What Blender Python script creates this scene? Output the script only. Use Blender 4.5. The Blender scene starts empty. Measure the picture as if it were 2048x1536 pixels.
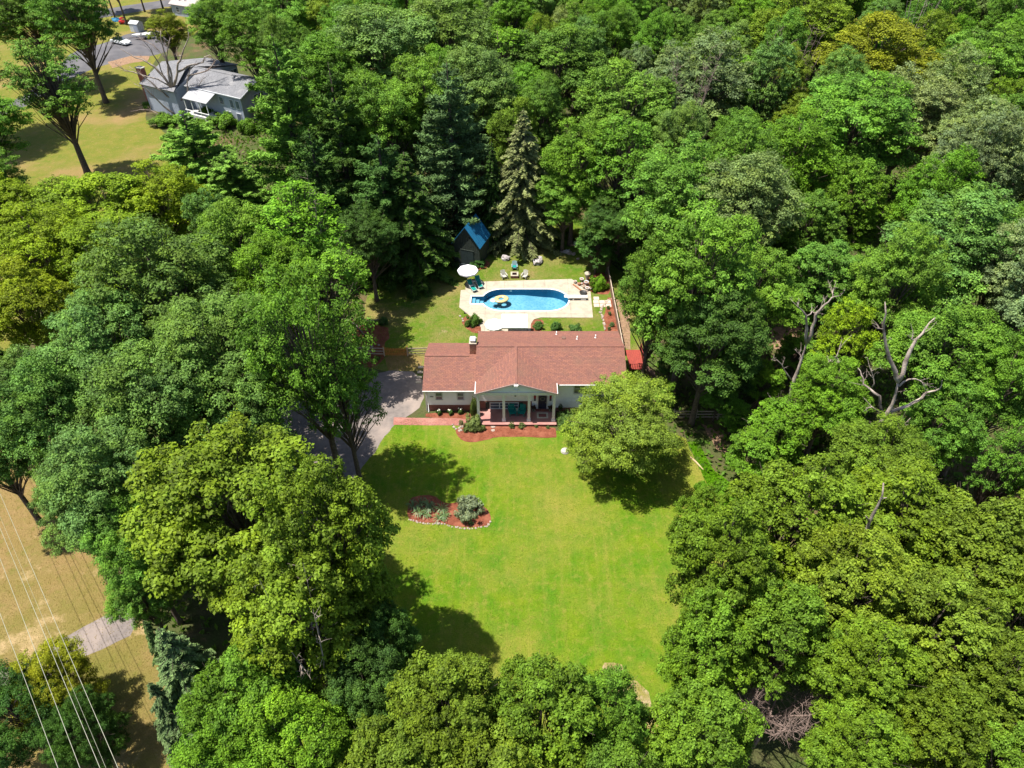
import bpy, bmesh, math, random
import numpy as np
from mathutils import Vector, Matrix

# ---------------------------------------------------------------- camera, sky, sun, exposure
SC = bpy.context.scene
COL = SC.collection
R = math.radians
CAM_H, PITCH, FPX = 52.0, R(42.0), 1421.0            # metres, radians, focal length for a 2048 px wide frame
cam_data = bpy.data.cameras.new('camera')
cam_data.sensor_width = 36.0
cam_data.lens = 36.0 * FPX / 2048.0
cam_data.clip_end = 5000.0
cam = bpy.data.objects.new('camera', cam_data)
cam.location = (0, 0, CAM_H)
cam.rotation_euler = (math.pi / 2 - PITCH, 0, 0)
COL.objects.link(cam)
SC.camera = cam

SUN_DIR = Vector((0.37, 0.03, -1.0)).normalized()     # direction the light travels
world = bpy.data.worlds.new('World')
SC.world = world
world.use_nodes = True
wn = world.node_tree
sky = wn.nodes.new('ShaderNodeTexSky')
sky.sky_type = 'NISHITA'
sky.sun_disc = False
sky.sun_elevation = math.asin(-SUN_DIR.z)
sky.sun_rotation = math.atan2(-SUN_DIR.x, -SUN_DIR.y)
sky.dust_density = 1.2
wn.links.new(sky.outputs[0], wn.nodes['Background'].inputs[0])
wn.nodes['Background'].inputs[1].default_value = 0.09
sun_data = bpy.data.lights.new('sun', 'SUN')
sun_data.energy = 5.0
sun_data.angle = R(0.53)
sun_data.color = (1.0, 0.95, 0.86)
sun = bpy.data.objects.new('sun', sun_data)
sun.rotation_euler = SUN_DIR.to_track_quat('-Z', 'Y').to_euler()
COL.objects.link(sun)
SC.view_settings.view_transform = 'Standard'
SC.view_settings.look = 'None'
SC.view_settings.exposure = 1.17
SC.view_settings.gamma = 1.0
SC.view_settings.use_curve_mapping = False
SC.cycles.max_bounces = 6
SC.cycles.diffuse_bounces = 3
SC.cycles.glossy_bounces = 2
SC.cycles.transmission_bounces = 3
SC.cycles.transparent_max_bounces = 6
SC.cycles.caustics_reflective = False
SC.cycles.caustics_refractive = False

# ---------------------------------------------------------------- survey: sight lines of the photograph to ground positions
CP, SP = math.cos(PITCH), math.sin(PITCH)
def _ray(u, v):
    a, b = (u - 1024) / FPX, (768 - v) / FPX
    return a, CP + b * SP, -SP + b * CP
def G(u, v, z=0.0):
    a, dy, dz = _ray(u, v)
    t = (z - CAM_H) / dz
    return Vector((a * t, dy * t, z))
def onY(u, v, Y):
    a, dy, dz = _ray(u, v)
    t = Y / dy
    return Vector((a * t, Y, CAM_H + dz * t))
def ppm(p):
    return FPX / (p[1] * CP - (p[2] - CAM_H) * SP)

# ---------------------------------------------------------------- object helpers
def tag(o, label=None, cat=None, group=None, kind=None):
    if label: o['label'] = label
    if cat: o['category'] = cat
    if group: o['group'] = group
    if kind: o['kind'] = kind
    return o
def empty(name, loc, label, cat, group=None, rz=0.0):
    o = bpy.data.objects.new(name, None)
    o.empty_display_size = 0.2
    o.location = loc
    o.rotation_euler = (0, 0, rz)
    COL.objects.link(o)
    return tag(o, label, cat, group)
def link(name, me, parent=None, loc=None):
    o = bpy.data.objects.new(name, me)
    COL.objects.link(o)
    if parent: o.parent = parent
    if loc is not None: o.location = loc
    return o
def copy_tree(o, parent=None):
    c = o.copy()
    COL.objects.link(c)
    c.parent = parent
    for ch in list(o.children): copy_tree(ch, c)
    return c

class MB:
    """collects shapes, build() links them as one mesh object"""
    def __init__(s): s.v, s.f, s.sm = [], [], []
    def add(s, vs, fs, smooth=False):
        n = len(s.v)
        s.v += [tuple(p) for p in vs]
        s.f += [tuple(i + n for i in f) for f in fs]
        s.sm += [smooth] * len(fs)
        return s
    def box(s, x0, x1, y0, y1, z0, z1):
        return s.add([(x0,y0,z0),(x1,y0,z0),(x1,y1,z0),(x0,y1,z0),(x0,y0,z1),(x1,y0,z1),(x1,y1,z1),(x0,y1,z1)],
                     [(0,3,2,1),(4,5,6,7),(0,1,5,4),(1,2,6,5),(2,3,7,6),(3,0,4,7)])
    def bar(s, p, q, w, h=None):
        p, q = Vector(p), Vector(q); h = h or w
        d = (q - p).normalized()
        a = d.cross(Vector((0,0,1)))
        a = a.normalized() if a.length > 1e-4 else Vector((1,0,0))
        b = a.cross(d)
        vs = []
        for c in (p, q):
            for i, j in ((-1,-1),(1,-1),(1,1),(-1,1)): vs.append(c + a*(i*w/2) + b*(j*h/2))
        return s.add(vs, [(0,1,2,3),(7,6,5,4),(0,4,5,1),(1,5,6,2),(2,6,7,3),(3,7,4,0)])
    def tube(s, pts, rad, n=6, cap=True):
        pts = [Vector(p) for p in pts]
        if not hasattr(rad, '__len__'): rad = [rad] * len(pts)
        vs, fs = [], []
        ref = Vector((0.3, 1, 0.1)).normalized()
        for i, p in enumerate(pts):
            d = (pts[min(i+1, len(pts)-1)] - pts[max(i-1, 0)])
            d = d.normalized() if d.length > 1e-6 else Vector((0,0,1))
            a = d.cross(ref)
            a = a.normalized() if a.length > 1e-3 else d.orthogonal().normalized()
            b = d.cross(a)
            for k in range(n):
                t = 2*math.pi*k/n
                vs.append(p + a*(math.cos(t)*rad[i]) + b*(math.sin(t)*rad[i]))
        for i in range(len(pts)-1):
            for k in range(n):
                k2 = (k+1) % n
                fs.append((i*n+k, i*n+k2, (i+1)*n+k2, (i+1)*n+k))
        if cap:
            fs.append(tuple(range(n-1, -1, -1)))
            fs.append(tuple((len(pts)-1)*n + k for k in range(n)))
        return s.add(vs, fs, True)
    def lathe(s, c, prof, n=16, sy=1.0):
        vs, fs = [], []
        for r, z in prof:
            for k in range(n):
                t = 2*math.pi*k/n
                vs.append((c[0]+r*math.cos(t), c[1]+r*sy*math.sin(t), c[2]+z))
        for i in range(len(prof)-1):
            for k in range(n):
                k2 = (k+1) % n
                fs.append((i*n+k, i*n+k2, (i+1)*n+k2, (i+1)*n+k))
        fs.append(tuple(range(n-1, -1, -1)))
        fs.append(tuple((len(prof)-1)*n + k for k in range(n)))
        return s.add(vs, fs, True)
    def torus(s, c, R0, r0, n=24, m=8, sx=1.0, sy=1.0, sz=1.0):
        vs, fs = [], []
        for i in range(n):
            t = 2*math.pi*i/n
            for j in range(m):
                q = 2*math.pi*j/m
                rr = R0 + r0*math.cos(q)
                vs.append((c[0]+sx*rr*math.cos(t), c[1]+sy*rr*math.sin(t), c[2]+sz*r0*math.sin(q)))
        for i in range(n):
            for j in range(m):
                fs.append((i*m+j, ((i+1)%n)*m+j, ((i+1)%n)*m+(j+1)%m, i*m+(j+1)%m))
        return s.add(vs, fs, True)
    def prism(s, poly, z0, z1):
        n = len(poly)
        vs = [(p[0], p[1], z0) for p in poly] + [(p[0], p[1], z1) for p in poly]
        fs = [tuple(range(n-1, -1, -1)), tuple(range(n, 2*n))]
        for i in range(n): fs.append((i, (i+1)%n, n+(i+1)%n, n+i))
        return s.add(vs, fs)
    def quad(s, a, b, c, d): return s.add([a,b,c,d], [(0,1,2,3)])
    def mesh(s, name, mat):
        me = bpy.data.meshes.new(name)
        me.from_pydata(s.v, [], s.f)
        me.polygons.foreach_set('use_smooth', s.sm)
        if mat: me.materials.append(mat)
        me.update()
        return me
    def build(s, name, mat, parent=None, loc=None):
        return link(name, s.mesh(name, mat), parent, loc)

def bevel(o, w, seg=2):
    m = o.modifiers.new('bevel', 'BEVEL'); m.width = w; m.segments = seg; m.limit_method = 'ANGLE'
    return o

# ---------------------------------------------------------------- materials
MATS = {}
def nodes(name):
    m = bpy.data.materials.new(name); m.use_nodes = True
    nt = m.node_tree
    return m, nt, nt.nodes['Principled BSDF'], nt.nodes, nt.links
def ramp_mix(nt, fac, c1, c2):
    mx = nt.nodes.new('ShaderNodeMix'); mx.data_type = 'RGBA'
    nt.links.new(fac, mx.inputs[0])
    for i, c in ((6, c1), (7, c2)):
        if hasattr(c, 'is_linked'): nt.links.new(c, mx.inputs[i])
        else: mx.inputs[i].default_value = (*c, 1)
    return mx.outputs[2]
def noise(nt, scale, detail=3.0, lo=0.35, hi=0.65, coord='Object', vec=None, rough=0.55):
    tc = nt.nodes.new('ShaderNodeTexCoord')
    n = nt.nodes.new('ShaderNodeTexNoise')
    n.inputs['Scale'].default_value = scale; n.inputs['Detail'].default_value = detail
    n.inputs['Roughness'].default_value = rough
    nt.links.new(vec if vec is not None else tc.outputs[coord], n.inputs['Vector'])
    mr = nt.nodes.new('ShaderNodeMapRange')
    mr.inputs[1].default_value = lo; mr.inputs[2].default_value = hi
    nt.links.new(n.outputs[0], mr.inputs[0])
    return mr.outputs[0]
def bumped(nt, b, height, strength=0.4, dist=0.02):
    bp = nt.nodes.new('ShaderNodeBump')
    bp.inputs['Strength'].default_value = strength; bp.inputs['Distance'].default_value = dist
    nt.links.new(height, bp.inputs['Height'])
    nt.links.new(bp.outputs[0], b.inputs['Normal'])
def mat(name, c1, c2=None, scale=3.0, rough=0.7, spec=0.3, bump=0.0, c3=None, scale3=0.6, metal=0.0, bscale=None):
    if name in MATS: return MATS[name]
    m, nt, b, N, L = nodes(name)
    c2 = c2 or tuple(x*0.75 for x in c1)
    col = ramp_mix(nt, noise(nt, scale, 5), c1, c2)
    if c3: col = ramp_mix(nt, noise(nt, scale3, 3, 0.45, 0.7), col, c3)
    L.new(col, b.inputs['Base Color'])
    b.inputs['Roughness'].default_value = rough
    b.inputs['Specular IOR Level'].default_value = spec
    b.inputs['Metallic'].default_value = metal
    if bump: bumped(nt, b, noise(nt, bscale or scale*4, 4), bump)
    MATS[name] = m
    return m
def leaf_mat(name, trans=0.28, rough=0.6, spec=0.12, hue=(1.18, 1.06, 0.6)):
    m, nt, b, N, L = nodes(name)
    oi = N.new('ShaderNodeObjectInfo')
    at = N.new('ShaderNodeAttribute'); at.attribute_name = 'var'
    mr = N.new('ShaderNodeMapRange'); mr.inputs[3].default_value = 0.30; mr.inputs[4].default_value = 1.85
    L.new(at.outputs['Fac'], mr.inputs[0])
    vm = N.new('ShaderNodeVectorMath'); vm.operation = 'SCALE'
    L.new(oi.outputs['Color'], vm.inputs[0]); L.new(mr.outputs[0], vm.inputs['Scale'])
    hu = N.new('ShaderNodeVectorMath'); hu.operation = 'MULTIPLY'
    L.new(vm.outputs[0], hu.inputs[0]); hu.inputs[1].default_value = hue
    at2 = N.new('ShaderNodeAttribute'); at2.attribute_name = 'hue'
    col = ramp_mix(nt, at2.outputs['Fac'], vm.outputs[0], hu.outputs[0])
    L.new(col, b.inputs['Base Color'])
    b.inputs['Roughness'].default_value = rough
    b.inputs['Specular IOR Level'].default_value = spec
    tr = N.new('ShaderNodeBsdfTranslucent')
    tv = N.new('ShaderNodeVectorMath'); tv.operation = 'MULTIPLY'
    L.new(col, tv.inputs[0]); tv.inputs[1].default_value = (1.25, 1.35, 0.5)
    L.new(tv.outputs[0], tr.inputs['Color'])
    mx = N.new('ShaderNodeMixShader'); mx.inputs[0].default_value = trans
    L.new(b.outputs[0], mx.inputs[1]); L.new(tr.outputs[0], mx.inputs[2])
    L.new(mx.outputs[0], N['Material Output'].inputs['Surface'])
    return m
LEAF = leaf_mat('foliage')
NEEDLE = leaf_mat('needles', 0.18, 0.6, 0.1, (1.15, 1.04, 0.85))
def brick_mat(name, c1, c2, mortar, bw, bh, msize, swap=False, rough=0.85, vertical=False, stain=None, offs=0.5, bump=0.3):
    m, nt, b, N, L = nodes(name)
    tc = N.new('ShaderNodeTexCoord'); sx = N.new('ShaderNodeSeparateXYZ'); cx = N.new('ShaderNodeCombineXYZ')
    L.new(tc.outputs['Object'], sx.inputs[0])
    if vertical: L.new(sx.outputs[0], cx.inputs[0]); L.new(sx.outputs[2], cx.inputs[1])
    elif swap: L.new(sx.outputs[1], cx.inputs[0]); L.new(sx.outputs[0], cx.inputs[1])
    else: L.new(sx.outputs[0], cx.inputs[0]); L.new(sx.outputs[1], cx.inputs[1])
    br = N.new('ShaderNodeTexBrick')
    br.inputs['Scale'].default_value = 1.0
    br.inputs['Brick Width'].default_value = bw; br.inputs['Row Height'].default_value = bh
    br.inputs['Mortar Size'].default_value = msize; br.inputs['Mortar Smooth'].default_value = 0.1
    br.offset = offs
    br.inputs['Color1'].default_value = (*c1, 1); br.inputs['Color2'].default_value = (*c2, 1); br.inputs['Mortar'].default_value = (*mortar, 1)
    L.new(cx.outputs[0], br.inputs['Vector'])
    col = br.outputs['Color']
    if stain:
        col = ramp_mix(nt, noise(nt, 0.55, 5, 0.5, 0.8), col, stain)
        hs = N.new('ShaderNodeHueSaturation')
        L.new(noise(nt, 9.0, 4, 0.2, 0.8), hs.inputs['Value']); hs.inputs['Saturation'].default_value = 1.0
        mr = N.new('ShaderNodeMapRange'); mr.inputs[3].default_value = 0.75; mr.inputs[4].default_value = 1.25
        L.new(noise(nt, 9.0, 4, 0.25, 0.75), mr.inputs[0]); L.new(mr.outputs[0], hs.inputs['Value'])
        L.new(col, hs.inputs['Color']); col = hs.outputs[0]
    L.new(col, b.inputs['Base Color'])
    b.inputs['Roughness'].default_value = rough
    b.inputs['Specular IOR Level'].default_value = 0.2
    inv = N.new('ShaderNodeMath'); inv.operation = 'SUBTRACT'; inv.inputs[0].default_value = 1.0
    L.new(br.outputs['Fac'], inv.inputs[1])
    if bump: bumped(nt, b, inv.outputs[0], bump, 0.01)
    return m
def grass_mat(name, a, b_, dry, dry_lo=0.5, dry_hi=0.72, dscale=0.09, fine=9.0, soil=None, soil_lo=0.66, stripes=False):
    m, nt, b, N, L = nodes(name)
    c = ramp_mix(nt, noise(nt, 0.5, 6, 0.3, 0.7), a, b_)
    d = ramp_mix(nt, noise(nt, dscale, 7, dry_lo, dry_hi, rough=0.62), c, dry)
    d = ramp_mix(nt, noise(nt, 1.6, 5, dry_lo+0.06, dry_hi+0.1, rough=0.7), d, dry)
    if stripes:
        tc = N.new('ShaderNodeTexCoord'); mp = N.new('ShaderNodeMapping')
        mp.inputs['Rotation'].default_value = (0, 0, R(14)); mp.inputs['Scale'].default_value = (1.6, 0.10, 1)
        L.new(tc.outputs['Object'], mp.inputs[0])
        d = ramp_mix(nt, noise(nt, 1.0, 3, 0.5, 1.3, vec=mp.outputs[0]), d, dry)
    if soil: d = ramp_mix(nt, noise(nt, 0.23, 6, soil_lo, soil_lo+0.1, rough=0.65), d, soil)
    hs = N.new('ShaderNodeHueSaturation')
    mr = N.new('ShaderNodeMapRange'); mr.inputs[3].default_value = 0.6; mr.inputs[4].default_value = 1.4
    L.new(noise(nt, fine, 6, 0.25, 0.75, rough=0.75), mr.inputs[0]); L.new(mr.outputs[0], hs.inputs['Value'])
    L.new(d, hs.inputs['Color'])
    L.new(hs.outputs[0], b.inputs['Base Color'])
    b.inputs['Roughness'].default_value = 0.9
    b.inputs['Specular IOR Level'].default_value = 0.1
    bumped(nt, b, noise(nt, 14.0, 5, 0.2, 0.8, rough=0.7), 0.9, 0.06)
    return m

white = mat('white_paint', (0.663,0.663,0.646), (0.595,0.595,0.586), 4, 0.5)
siding_m = mat('vinyl_siding', (0.88,0.88,0.87), (0.83,0.83,0.83), 1.5, 0.5)
glass = mat('window_glass', (0.07,0.09,0.12), (0.10,0.12,0.15), 1, 0.08, 0.7)
dark_metal = mat('dark_metal', (0.03,0.03,0.03), None, 5, 0.5)
teal = mat('teal_fabric', (0.0,0.20,0.17), (0.0,0.15,0.13), 6, 0.6)
conc = mat('pale_concrete', (0.357,0.310,0.242), (0.306,0.264,0.204), 0.9, 0.85, 0.2, 0.15, (0.255,0.221,0.178), 1.6)
conc2 = mat('grey_concrete', (0.357,0.340,0.306), (0.289,0.272,0.246), 1.5, 0.9, 0.2, 0.2)
asphalt = mat('asphalt', (0.165,0.140,0.128), (0.125,0.107,0.10), 2.6, 0.92, 0.2, 0.4, (0.235,0.19,0.165), 0.35, bscale=40)
asphalt2 = mat('dark_asphalt', (0.085,0.082,0.089), (0.068,0.066,0.072), 1.2, 0.92, 0.2, 0.2, (0.111,0.106,0.111), 0.3, bscale=30)
mulch = mat('red_mulch', (0.187,0.060,0.034), (0.111,0.034,0.020), 7, 0.95, 0.1, 0.9, (0.230,0.085,0.051), 1.2, bscale=18)
soil_m = mat('bare_soil', (0.25,0.16,0.10), (0.16,0.10,0.065), 3, 0.95, 0.1, 0.8)
bark = mat('bark', (0.14,0.11,0.085), (0.08,0.062,0.05), 5, 0.95, 0.1, 0.9)
bark_dark = mat('dark_bark', (0.07,0.055,0.045), (0.045,0.036,0.03), 5, 0.95, 0.1, 0.9)
deadwood = mat('dead_wood', (0.374,0.315,0.264), (0.264,0.212,0.178), 2.5, 0.9, 0.15, 0.7, (0.145,0.111,0.093), 0.9)
twig_m = mat('dead_twigs', (0.24,0.175,0.15), (0.15,0.11,0.095), 3, 0.9, 0.15)
stone_m = mat('garden_stone', (0.357,0.289,0.238), (0.221,0.178,0.153), 3, 0.9, 0.2, 0.6)
boulder_m = mat('boulder', (0.374,0.340,0.332), (0.230,0.208,0.204), 2.5, 0.9, 0.2, 0.8)
wood_pale = mat('weathered_wood', (0.40,0.33,0.25), (0.30,0.24,0.18), 6, 0.85, 0.2, 0.5)
wood_orange = mat('stained_gate_wood', (0.42,0.19,0.05), (0.30,0.125,0.03), 6, 0.8, 0.2, 0.4)
wood_brown = mat('brown_fence_wood', (0.20,0.12,0.085), (0.14,0.085,0.06), 4, 0.85, 0.2, 0.5)
wood_grey = mat('grey_teak', (0.38,0.37,0.33), (0.28,0.27,0.24), 6, 0.8, 0.2, 0.4)
red_paint = mat('red_deck_paint', (0.255,0.043,0.030), (0.196,0.034,0.025), 4, 0.7)
canvas = mat('white_canvas', (0.680,0.663,0.629), (0.629,0.612,0.586), 2, 0.8)
SH_A, SH_B, SH_M, SH_S = (0.217,0.093,0.065), (0.157,0.070,0.058), (0.085,0.043,0.034), (0.145,0.078,0.056)
shingle = brick_mat('red_shingles', SH_A, SH_B, SH_M, 0.36, 0.15, 0.012, stain=SH_S)
shingle_s = brick_mat('red_shingles_side', SH_A, SH_B, SH_M, 0.36, 0.15, 0.012, swap=True, stain=SH_S)
shingle_g = brick_mat('grey_shingles', (0.187,0.187,0.200), (0.140,0.142,0.153), (0.085,0.085,0.093), 0.36, 0.15, 0.012, stain=(0.230,0.225,0.230))
brick_red = brick_mat('red_brick', (0.26,0.075,0.05), (0.17,0.05,0.038), (0.30,0.22,0.18), 0.21, 0.075, 0.008, vertical=True, stain=(0.20,0.07,0.055))
paver_m = brick_mat('brick_paving', (0.272,0.111,0.085), (0.204,0.076,0.064), (0.170,0.102,0.085), 0.21, 0.105, 0.006, stain=(0.315,0.170,0.136))
porch_m = mat('porch_paint', (0.306,0.145,0.128), (0.255,0.115,0.102), 1.5, 0.6, 0.3, 0.0, (0.340,0.187,0.162), 0.8)
forest_floor = grass_mat('forest_floor', (0.045,0.075,0.014), (0.075,0.062,0.032), (0.15,0.085,0.05), 0.52, 0.75, 0.12, 6.0)
lawn_m = grass_mat('lawn_grass', (0.050,0.135,0.005), (0.115,0.165,0.007), (0.220,0.180,0.040), 0.44, 0.80, 0.07, soil=(0.306,0.238,0.145), soil_lo=0.70, stripes=True)
yard_m = grass_mat('back_lawn_grass', (0.055,0.119,0.009), (0.102,0.140,0.012), (0.204,0.149,0.060), 0.45, 0.70, 0.16, soil=(0.289,0.212,0.128), soil_lo=0.62)
field_m = grass_mat('dry_field_grass', (0.162,0.119,0.038), (0.212,0.140,0.061), (0.106,0.111,0.019), 0.46, 0.72, 0.07, soil=(0.306,0.221,0.111), soil_lo=0.56)
nb_m = grass_mat('neighbour_grass', (0.145,0.132,0.024), (0.093,0.119,0.014), (0.212,0.140,0.060), 0.48, 0.66, 0.06)
# ---------------------------------------------------------------- ground sheets
from mathutils.geometry import tessellate_polygon
from mathutils import noise as mnoise
def organic(poly, jit, step=0.6, seed=0.0):
    out = []
    n = len(poly)
    for i in range(n):
        p, q = Vector((poly[i][0], poly[i][1], 0)), Vector((poly[(i+1)%n][0], poly[(i+1)%n][1], 0))
        k = max(1, int((q-p).length/step))
        for j in range(k):
            c = p.lerp(q, j/k)
            if jit:
                o = mnoise.noise_vector(Vector((c.x*0.55+seed, c.y*0.55, seed)))*jit + mnoise.noise_vector(Vector((c.x*2.3, c.y*2.3+seed, 7)))*jit*0.45
                c = c + Vector((o.x, o.y, 0))
            out.append(Vector((c.x, c.y, 0)))
    return out
def smooth_poly(poly, it=2):
    for _ in range(it):
        out = []
        n = len(poly)
        for i in range(n):
            p, q = Vector(poly[i][:2]), Vector(poly[(i+1)%n][:2])
            out += [p*0.75+q*0.25, p*0.25+q*0.75]
        poly = out
    return [(p[0], p[1]) for p in poly]
def sheet(name, polys, z, m, jit=0.25, kind='structure', step=0.6, smooth=0, skirt=0.0):
    if smooth: polys = [smooth_poly(polys[0], smooth)] + polys[1:]
    loops = [organic(polys[0], jit, step, len(name)*1.7)] + [organic(h, 0, 50) for h in polys[1:]]
    tris = tessellate_polygon(loops)
    flat = [p for l in loops for p in l]
    vs = [(p.x, p.y, z) for p in flat]
    fs = []
    for t in tris:
        a, b, c = (flat[i] for i in t)
        fs.append(tuple(t) if (b-a).cross(c-a).z > 0 else tuple(reversed(t)))
    me = bpy.data.meshes.new(name)
    me.from_pydata(vs, [], fs); me.materials.append(m); me.update()
    return tag(link(name, me), kind=kind)
def px(*pts): return [tuple(G(u, v)[:2]) for u, v in pts]

POOLRECT = [(-5.9,70.6),(7.6,70.6),(7.6,76.5),(-5.9,76.5)]
sheet('ground', [[(-1500,-1500),(1500,-1500),(1500,1500),(-1500,1500)], POOLRECT], 0.0, forest_floor, 0, step=500)
LAWN = px((745,880),(790,838),(930,846),(1130,862),(1330,862),(1375,880),(1400,940),(1480,1000),(1520,1100),(1500,1250),(1450,1400),(1420,1640),(1200,1700),(800,1680),(560,1600),(560,1330),(620,1150),(690,985),(712,930))
sheet('lawn', [LAWN], 0.008, lawn_m, 0.5)
YARD = px((700,735),(728,650),(735,590),(790,545),(900,528),(1000,500),(1060,480),(1120,440),(1175,440),(1190,500),(1226,530),(1262,560),(1290,690),(1270,760),(845,742),(770,742))
sheet('back_lawn', [YARD, POOLRECT], 0.008, yard_m, 0.4)
FIELD = px((-160,700),(0,700),(40,760),(20,930),(95,980),(170,1060),(215,1160),(280,1240),(340,1330),(390,1460),(420,1640),(300,1900),(-400,1900),(-500,1000))
sheet('field', [FIELD], 0.008, field_m, 0.5)
NBYARD = px((-220,420),(-260,60),(0,60),(150,0),(290,-30),(420,-30),(400,60),(330,100),(300,140),(290,240),(360,290),(330,340),(240,380),(0,720),(-120,640))
sheet('neighbour_lawn', [NBYARD], 0.008, nb_m, 0.7, step=1.2)
sheet('clearing', [px((600,130),(650,80),(720,95),(700,140))], 0.010, yard_m, 0.7)
sheet('sunlit_clearing', [px((1395,335),(1440,240),(1490,230),(1500,290),(1470,330))], 0.010, soil_m, 0.7)
sheet('woodland_clearing', [px((1770,470),(1800,380),(1870,350),(1900,420),(1850,480))], 0.010, yard_m, 0.7)
sheet('bare_bank', [px((1540,690),(1560,600),(1610,570),(1630,640),(1590,720))], 0.010, soil_m, 0.7)
DRIVE = px((757,739),(846,745),(849,812),(815,832),(790,850),(762,880),(722,940),(690,990),(640,1060),(560,1150),(500,1130),(560,1000),(600,950),(540,905),(470,880),(500,820),(600,800),(680,790),(735,770))
sheet('driveway', [DRIVE], 0.014, asphalt, 0.3, smooth=1)
sheet('road', [px((262,1205),(225,1224),(150,1262),(60,1320),(-60,1360),(-300,1420),(-300,1520),(-60,1440),(60,1385),(140,1325),(220,1292),(275,1262))], 0.014, asphalt, 0.15, smooth=1)
sheet('neighbour_driveway', [px((-200,235),(-60,222),(30,206),(100,150),(150,98),(215,86),(262,64),(330,60),(345,100),(305,112),(262,118),(200,132),(140,158),(90,190),(40,220),(-60,248),(-200,262))], 0.014, asphalt2, 0.2, smooth=1, step=1.2)
sheet('far_lane', [px((190,22),(260,10),(330,0),(420,-6),(420,6),(330,14),(262,26),(190,38))], 0.014, asphalt2, 0.2, step=1.5)
sheet('neighbour_path', [px((215,124),(262,112),(300,112),(296,122),(262,126),(225,136))], 0.020, soil_m, 0.15)
sheet('concrete_strip', [[(-9.75,57.0),(-9.2,57.0),(-9.2,62.3),(-9.75,62.3)]], 0.02, conc, 0.02)
sheet('worn_dirt', [px((812,703),(845,714),(842,742),(775,740),(770,716))], 0.011, field_m, 0.35)
sheet('dirt_track', [px((1232,690),(1238,640),(1232,600),(1248,600),(1262,650),(1262,700))], 0.012, soil_m, 0.3)
sheet('bare_patch', [px((1210,1330),(1245,1325),(1262,1362),(1290,1385),(1320,1440),(1340,1500),(1300,1480),(1262,1400),(1215,1368))], 0.012, grass_mat('worn_grass',(0.15,0.145,0.02),(0.19,0.155,0.04),(0.30,0.23,0.14),0.42,0.62,0.4), 0.9)
sheet('shaded_soil', [px((1400,850),(1440,860),(1460,905),(1430,900))], 0.009, soil_m, 0.6)
sheet('soil_under_trees', [px((640,740),(650,690),(700,640),(780,655),(770,690),(770,715),(745,735),(700,730))], 0.010, mulch, 0.4)

# brick walk
w0, w1 = G(788, 832), G(945, 832)
sheet('brick_walk', [[(w0.x, 52.55),(-4.2, 52.40),(-4.0, 51.35),(w0.x+0.1, 51.45)]], 0.022, paver_m, 0.04)

# mulch beds
def bed(name, poly, smooth=1, z=0.03):
    return sheet(name, [poly], z, mulch, 0.06, smooth=smooth, step=0.3)
bed('mulch_bed', [(-9.0,53.3),(-3.5,53.3),(-3.5,51.3),(4.4,51.3),(4.5,50.2),(4.45,49.55),(1.0,49.75),(-1.6,49.8),(-2.6,49.3),(-4.0,48.95),(-5.0,49.2),(-5.6,50.0),(-5.8,50.9),(-4.3,51.3),(-4.2,52.4),(-9.0,52.45)], 1)
ISLAND = px((816,1010),(820,996),(840,990),(868,991),(884,1005),(898,1008),(920,1004),(960,1008),(976,1020),(984,1040),(974,1052),(940,1056),(905,1052),(885,1046),(850,1046),(822,1044),(814,1030))
bed('island_bed', ISLAND, 2)
bed('fence_bed', px((1212,595),(1228,596),(1246,672),(1212,672),(1204,640),(1212,622)), 1)
bed('corner_bed', px((1160,566),(1205,540),(1218,560),(1222,588),(1200,590),(1176,582)), 1)
bed('shrub_bed', px((919,640),(944,626),(962,652),(962,668),(938,664)), 1)
bed('back_bed', px((1062,668),(1062,645),(1070,638),(1088,640),(1086,655),(1078,668)), 1)
bed('gate_bed', px((668,700),(700,700),(768,708),(768,720),(740,728),(705,724)), 1)
bed('evergreen_bed', px((934,522),(980,520),(978,536),(950,541),(932,534)), 2)

# ---------------------------------------------------------------- stones
STONES = []
for k in range(5):
    rg = random.Random(50+k)
    bm = bmesh.new(); bmesh.ops.create_icosphere(bm, subdivisions=2, radius=1.0)
    o = Vector((rg.uniform(0,50), rg.uniform(0,50), 3))
    for vv in bm.verts:
        vv.co *= 0.8 + 0.5*mnoise.noise(vv.co*1.3+o) + 0.2*mnoise.noise(vv.co*3+o)
        vv.co.z *= 0.65
    me = bpy.data.meshes.new('stone'); bm.to_mesh(me); bm.free()
    STONES.append(me)
for s in STONES: s.materials.append(stone_m)
def edging(label, line, step=0.3, size=0.15, seed=1, jit=0.05):
    rg = random.Random(seed)
    root = empty('stone_edging', (line[0][0], line[0][1], 0.0), label, 'stones')
    for i in range(len(line)-1):
        p, q = Vector((*line[i][:2],0)), Vector((*line[i+1][:2],0))
        n = max(1, int((q-p).length/step))
        for j in range(n):
            c = p.lerp(q, (j+rg.uniform(-.2,.2))/n) + Vector((rg.uniform(-jit,jit), rg.uniform(-jit,jit), 0))
            s = size*rg.uniform(0.7,1.3)
            o = link('stone', STONES[rg.randrange(5)], root, c - root.location + Vector((0,0,s*0.35)))
            o.scale = (s*rg.uniform(.8,1.3), s, s*rg.uniform(.7,1.1)); o.rotation_euler = (0,0,rg.uniform(0,6))
    return root
edging('pale stones edging the lower rim of the island bed', px((818,1040),(850,1048),(885,1048),(905,1054),(940,1058),(974,1053),(985,1040)), 0.22, 0.105, 1)
edging('stone border of the mulch bed along the brown plank fence', px((1222,597),(1205,612),(1202,628),(1207,642),(1212,662)), 0.26, 0.15, 2, 0.12)
edging('pale stones edging the bed left of the pool deck', px((920,632),(926,644),(938,653),(950,658)), 0.3, 0.15, 3, 0.15)
edging('heap of pale stones by the big bush left of the porch', px((908,850),(912,858),(920,862),(922,852),(914,848)), 0.22, 0.17, 4, 0.15)
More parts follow.
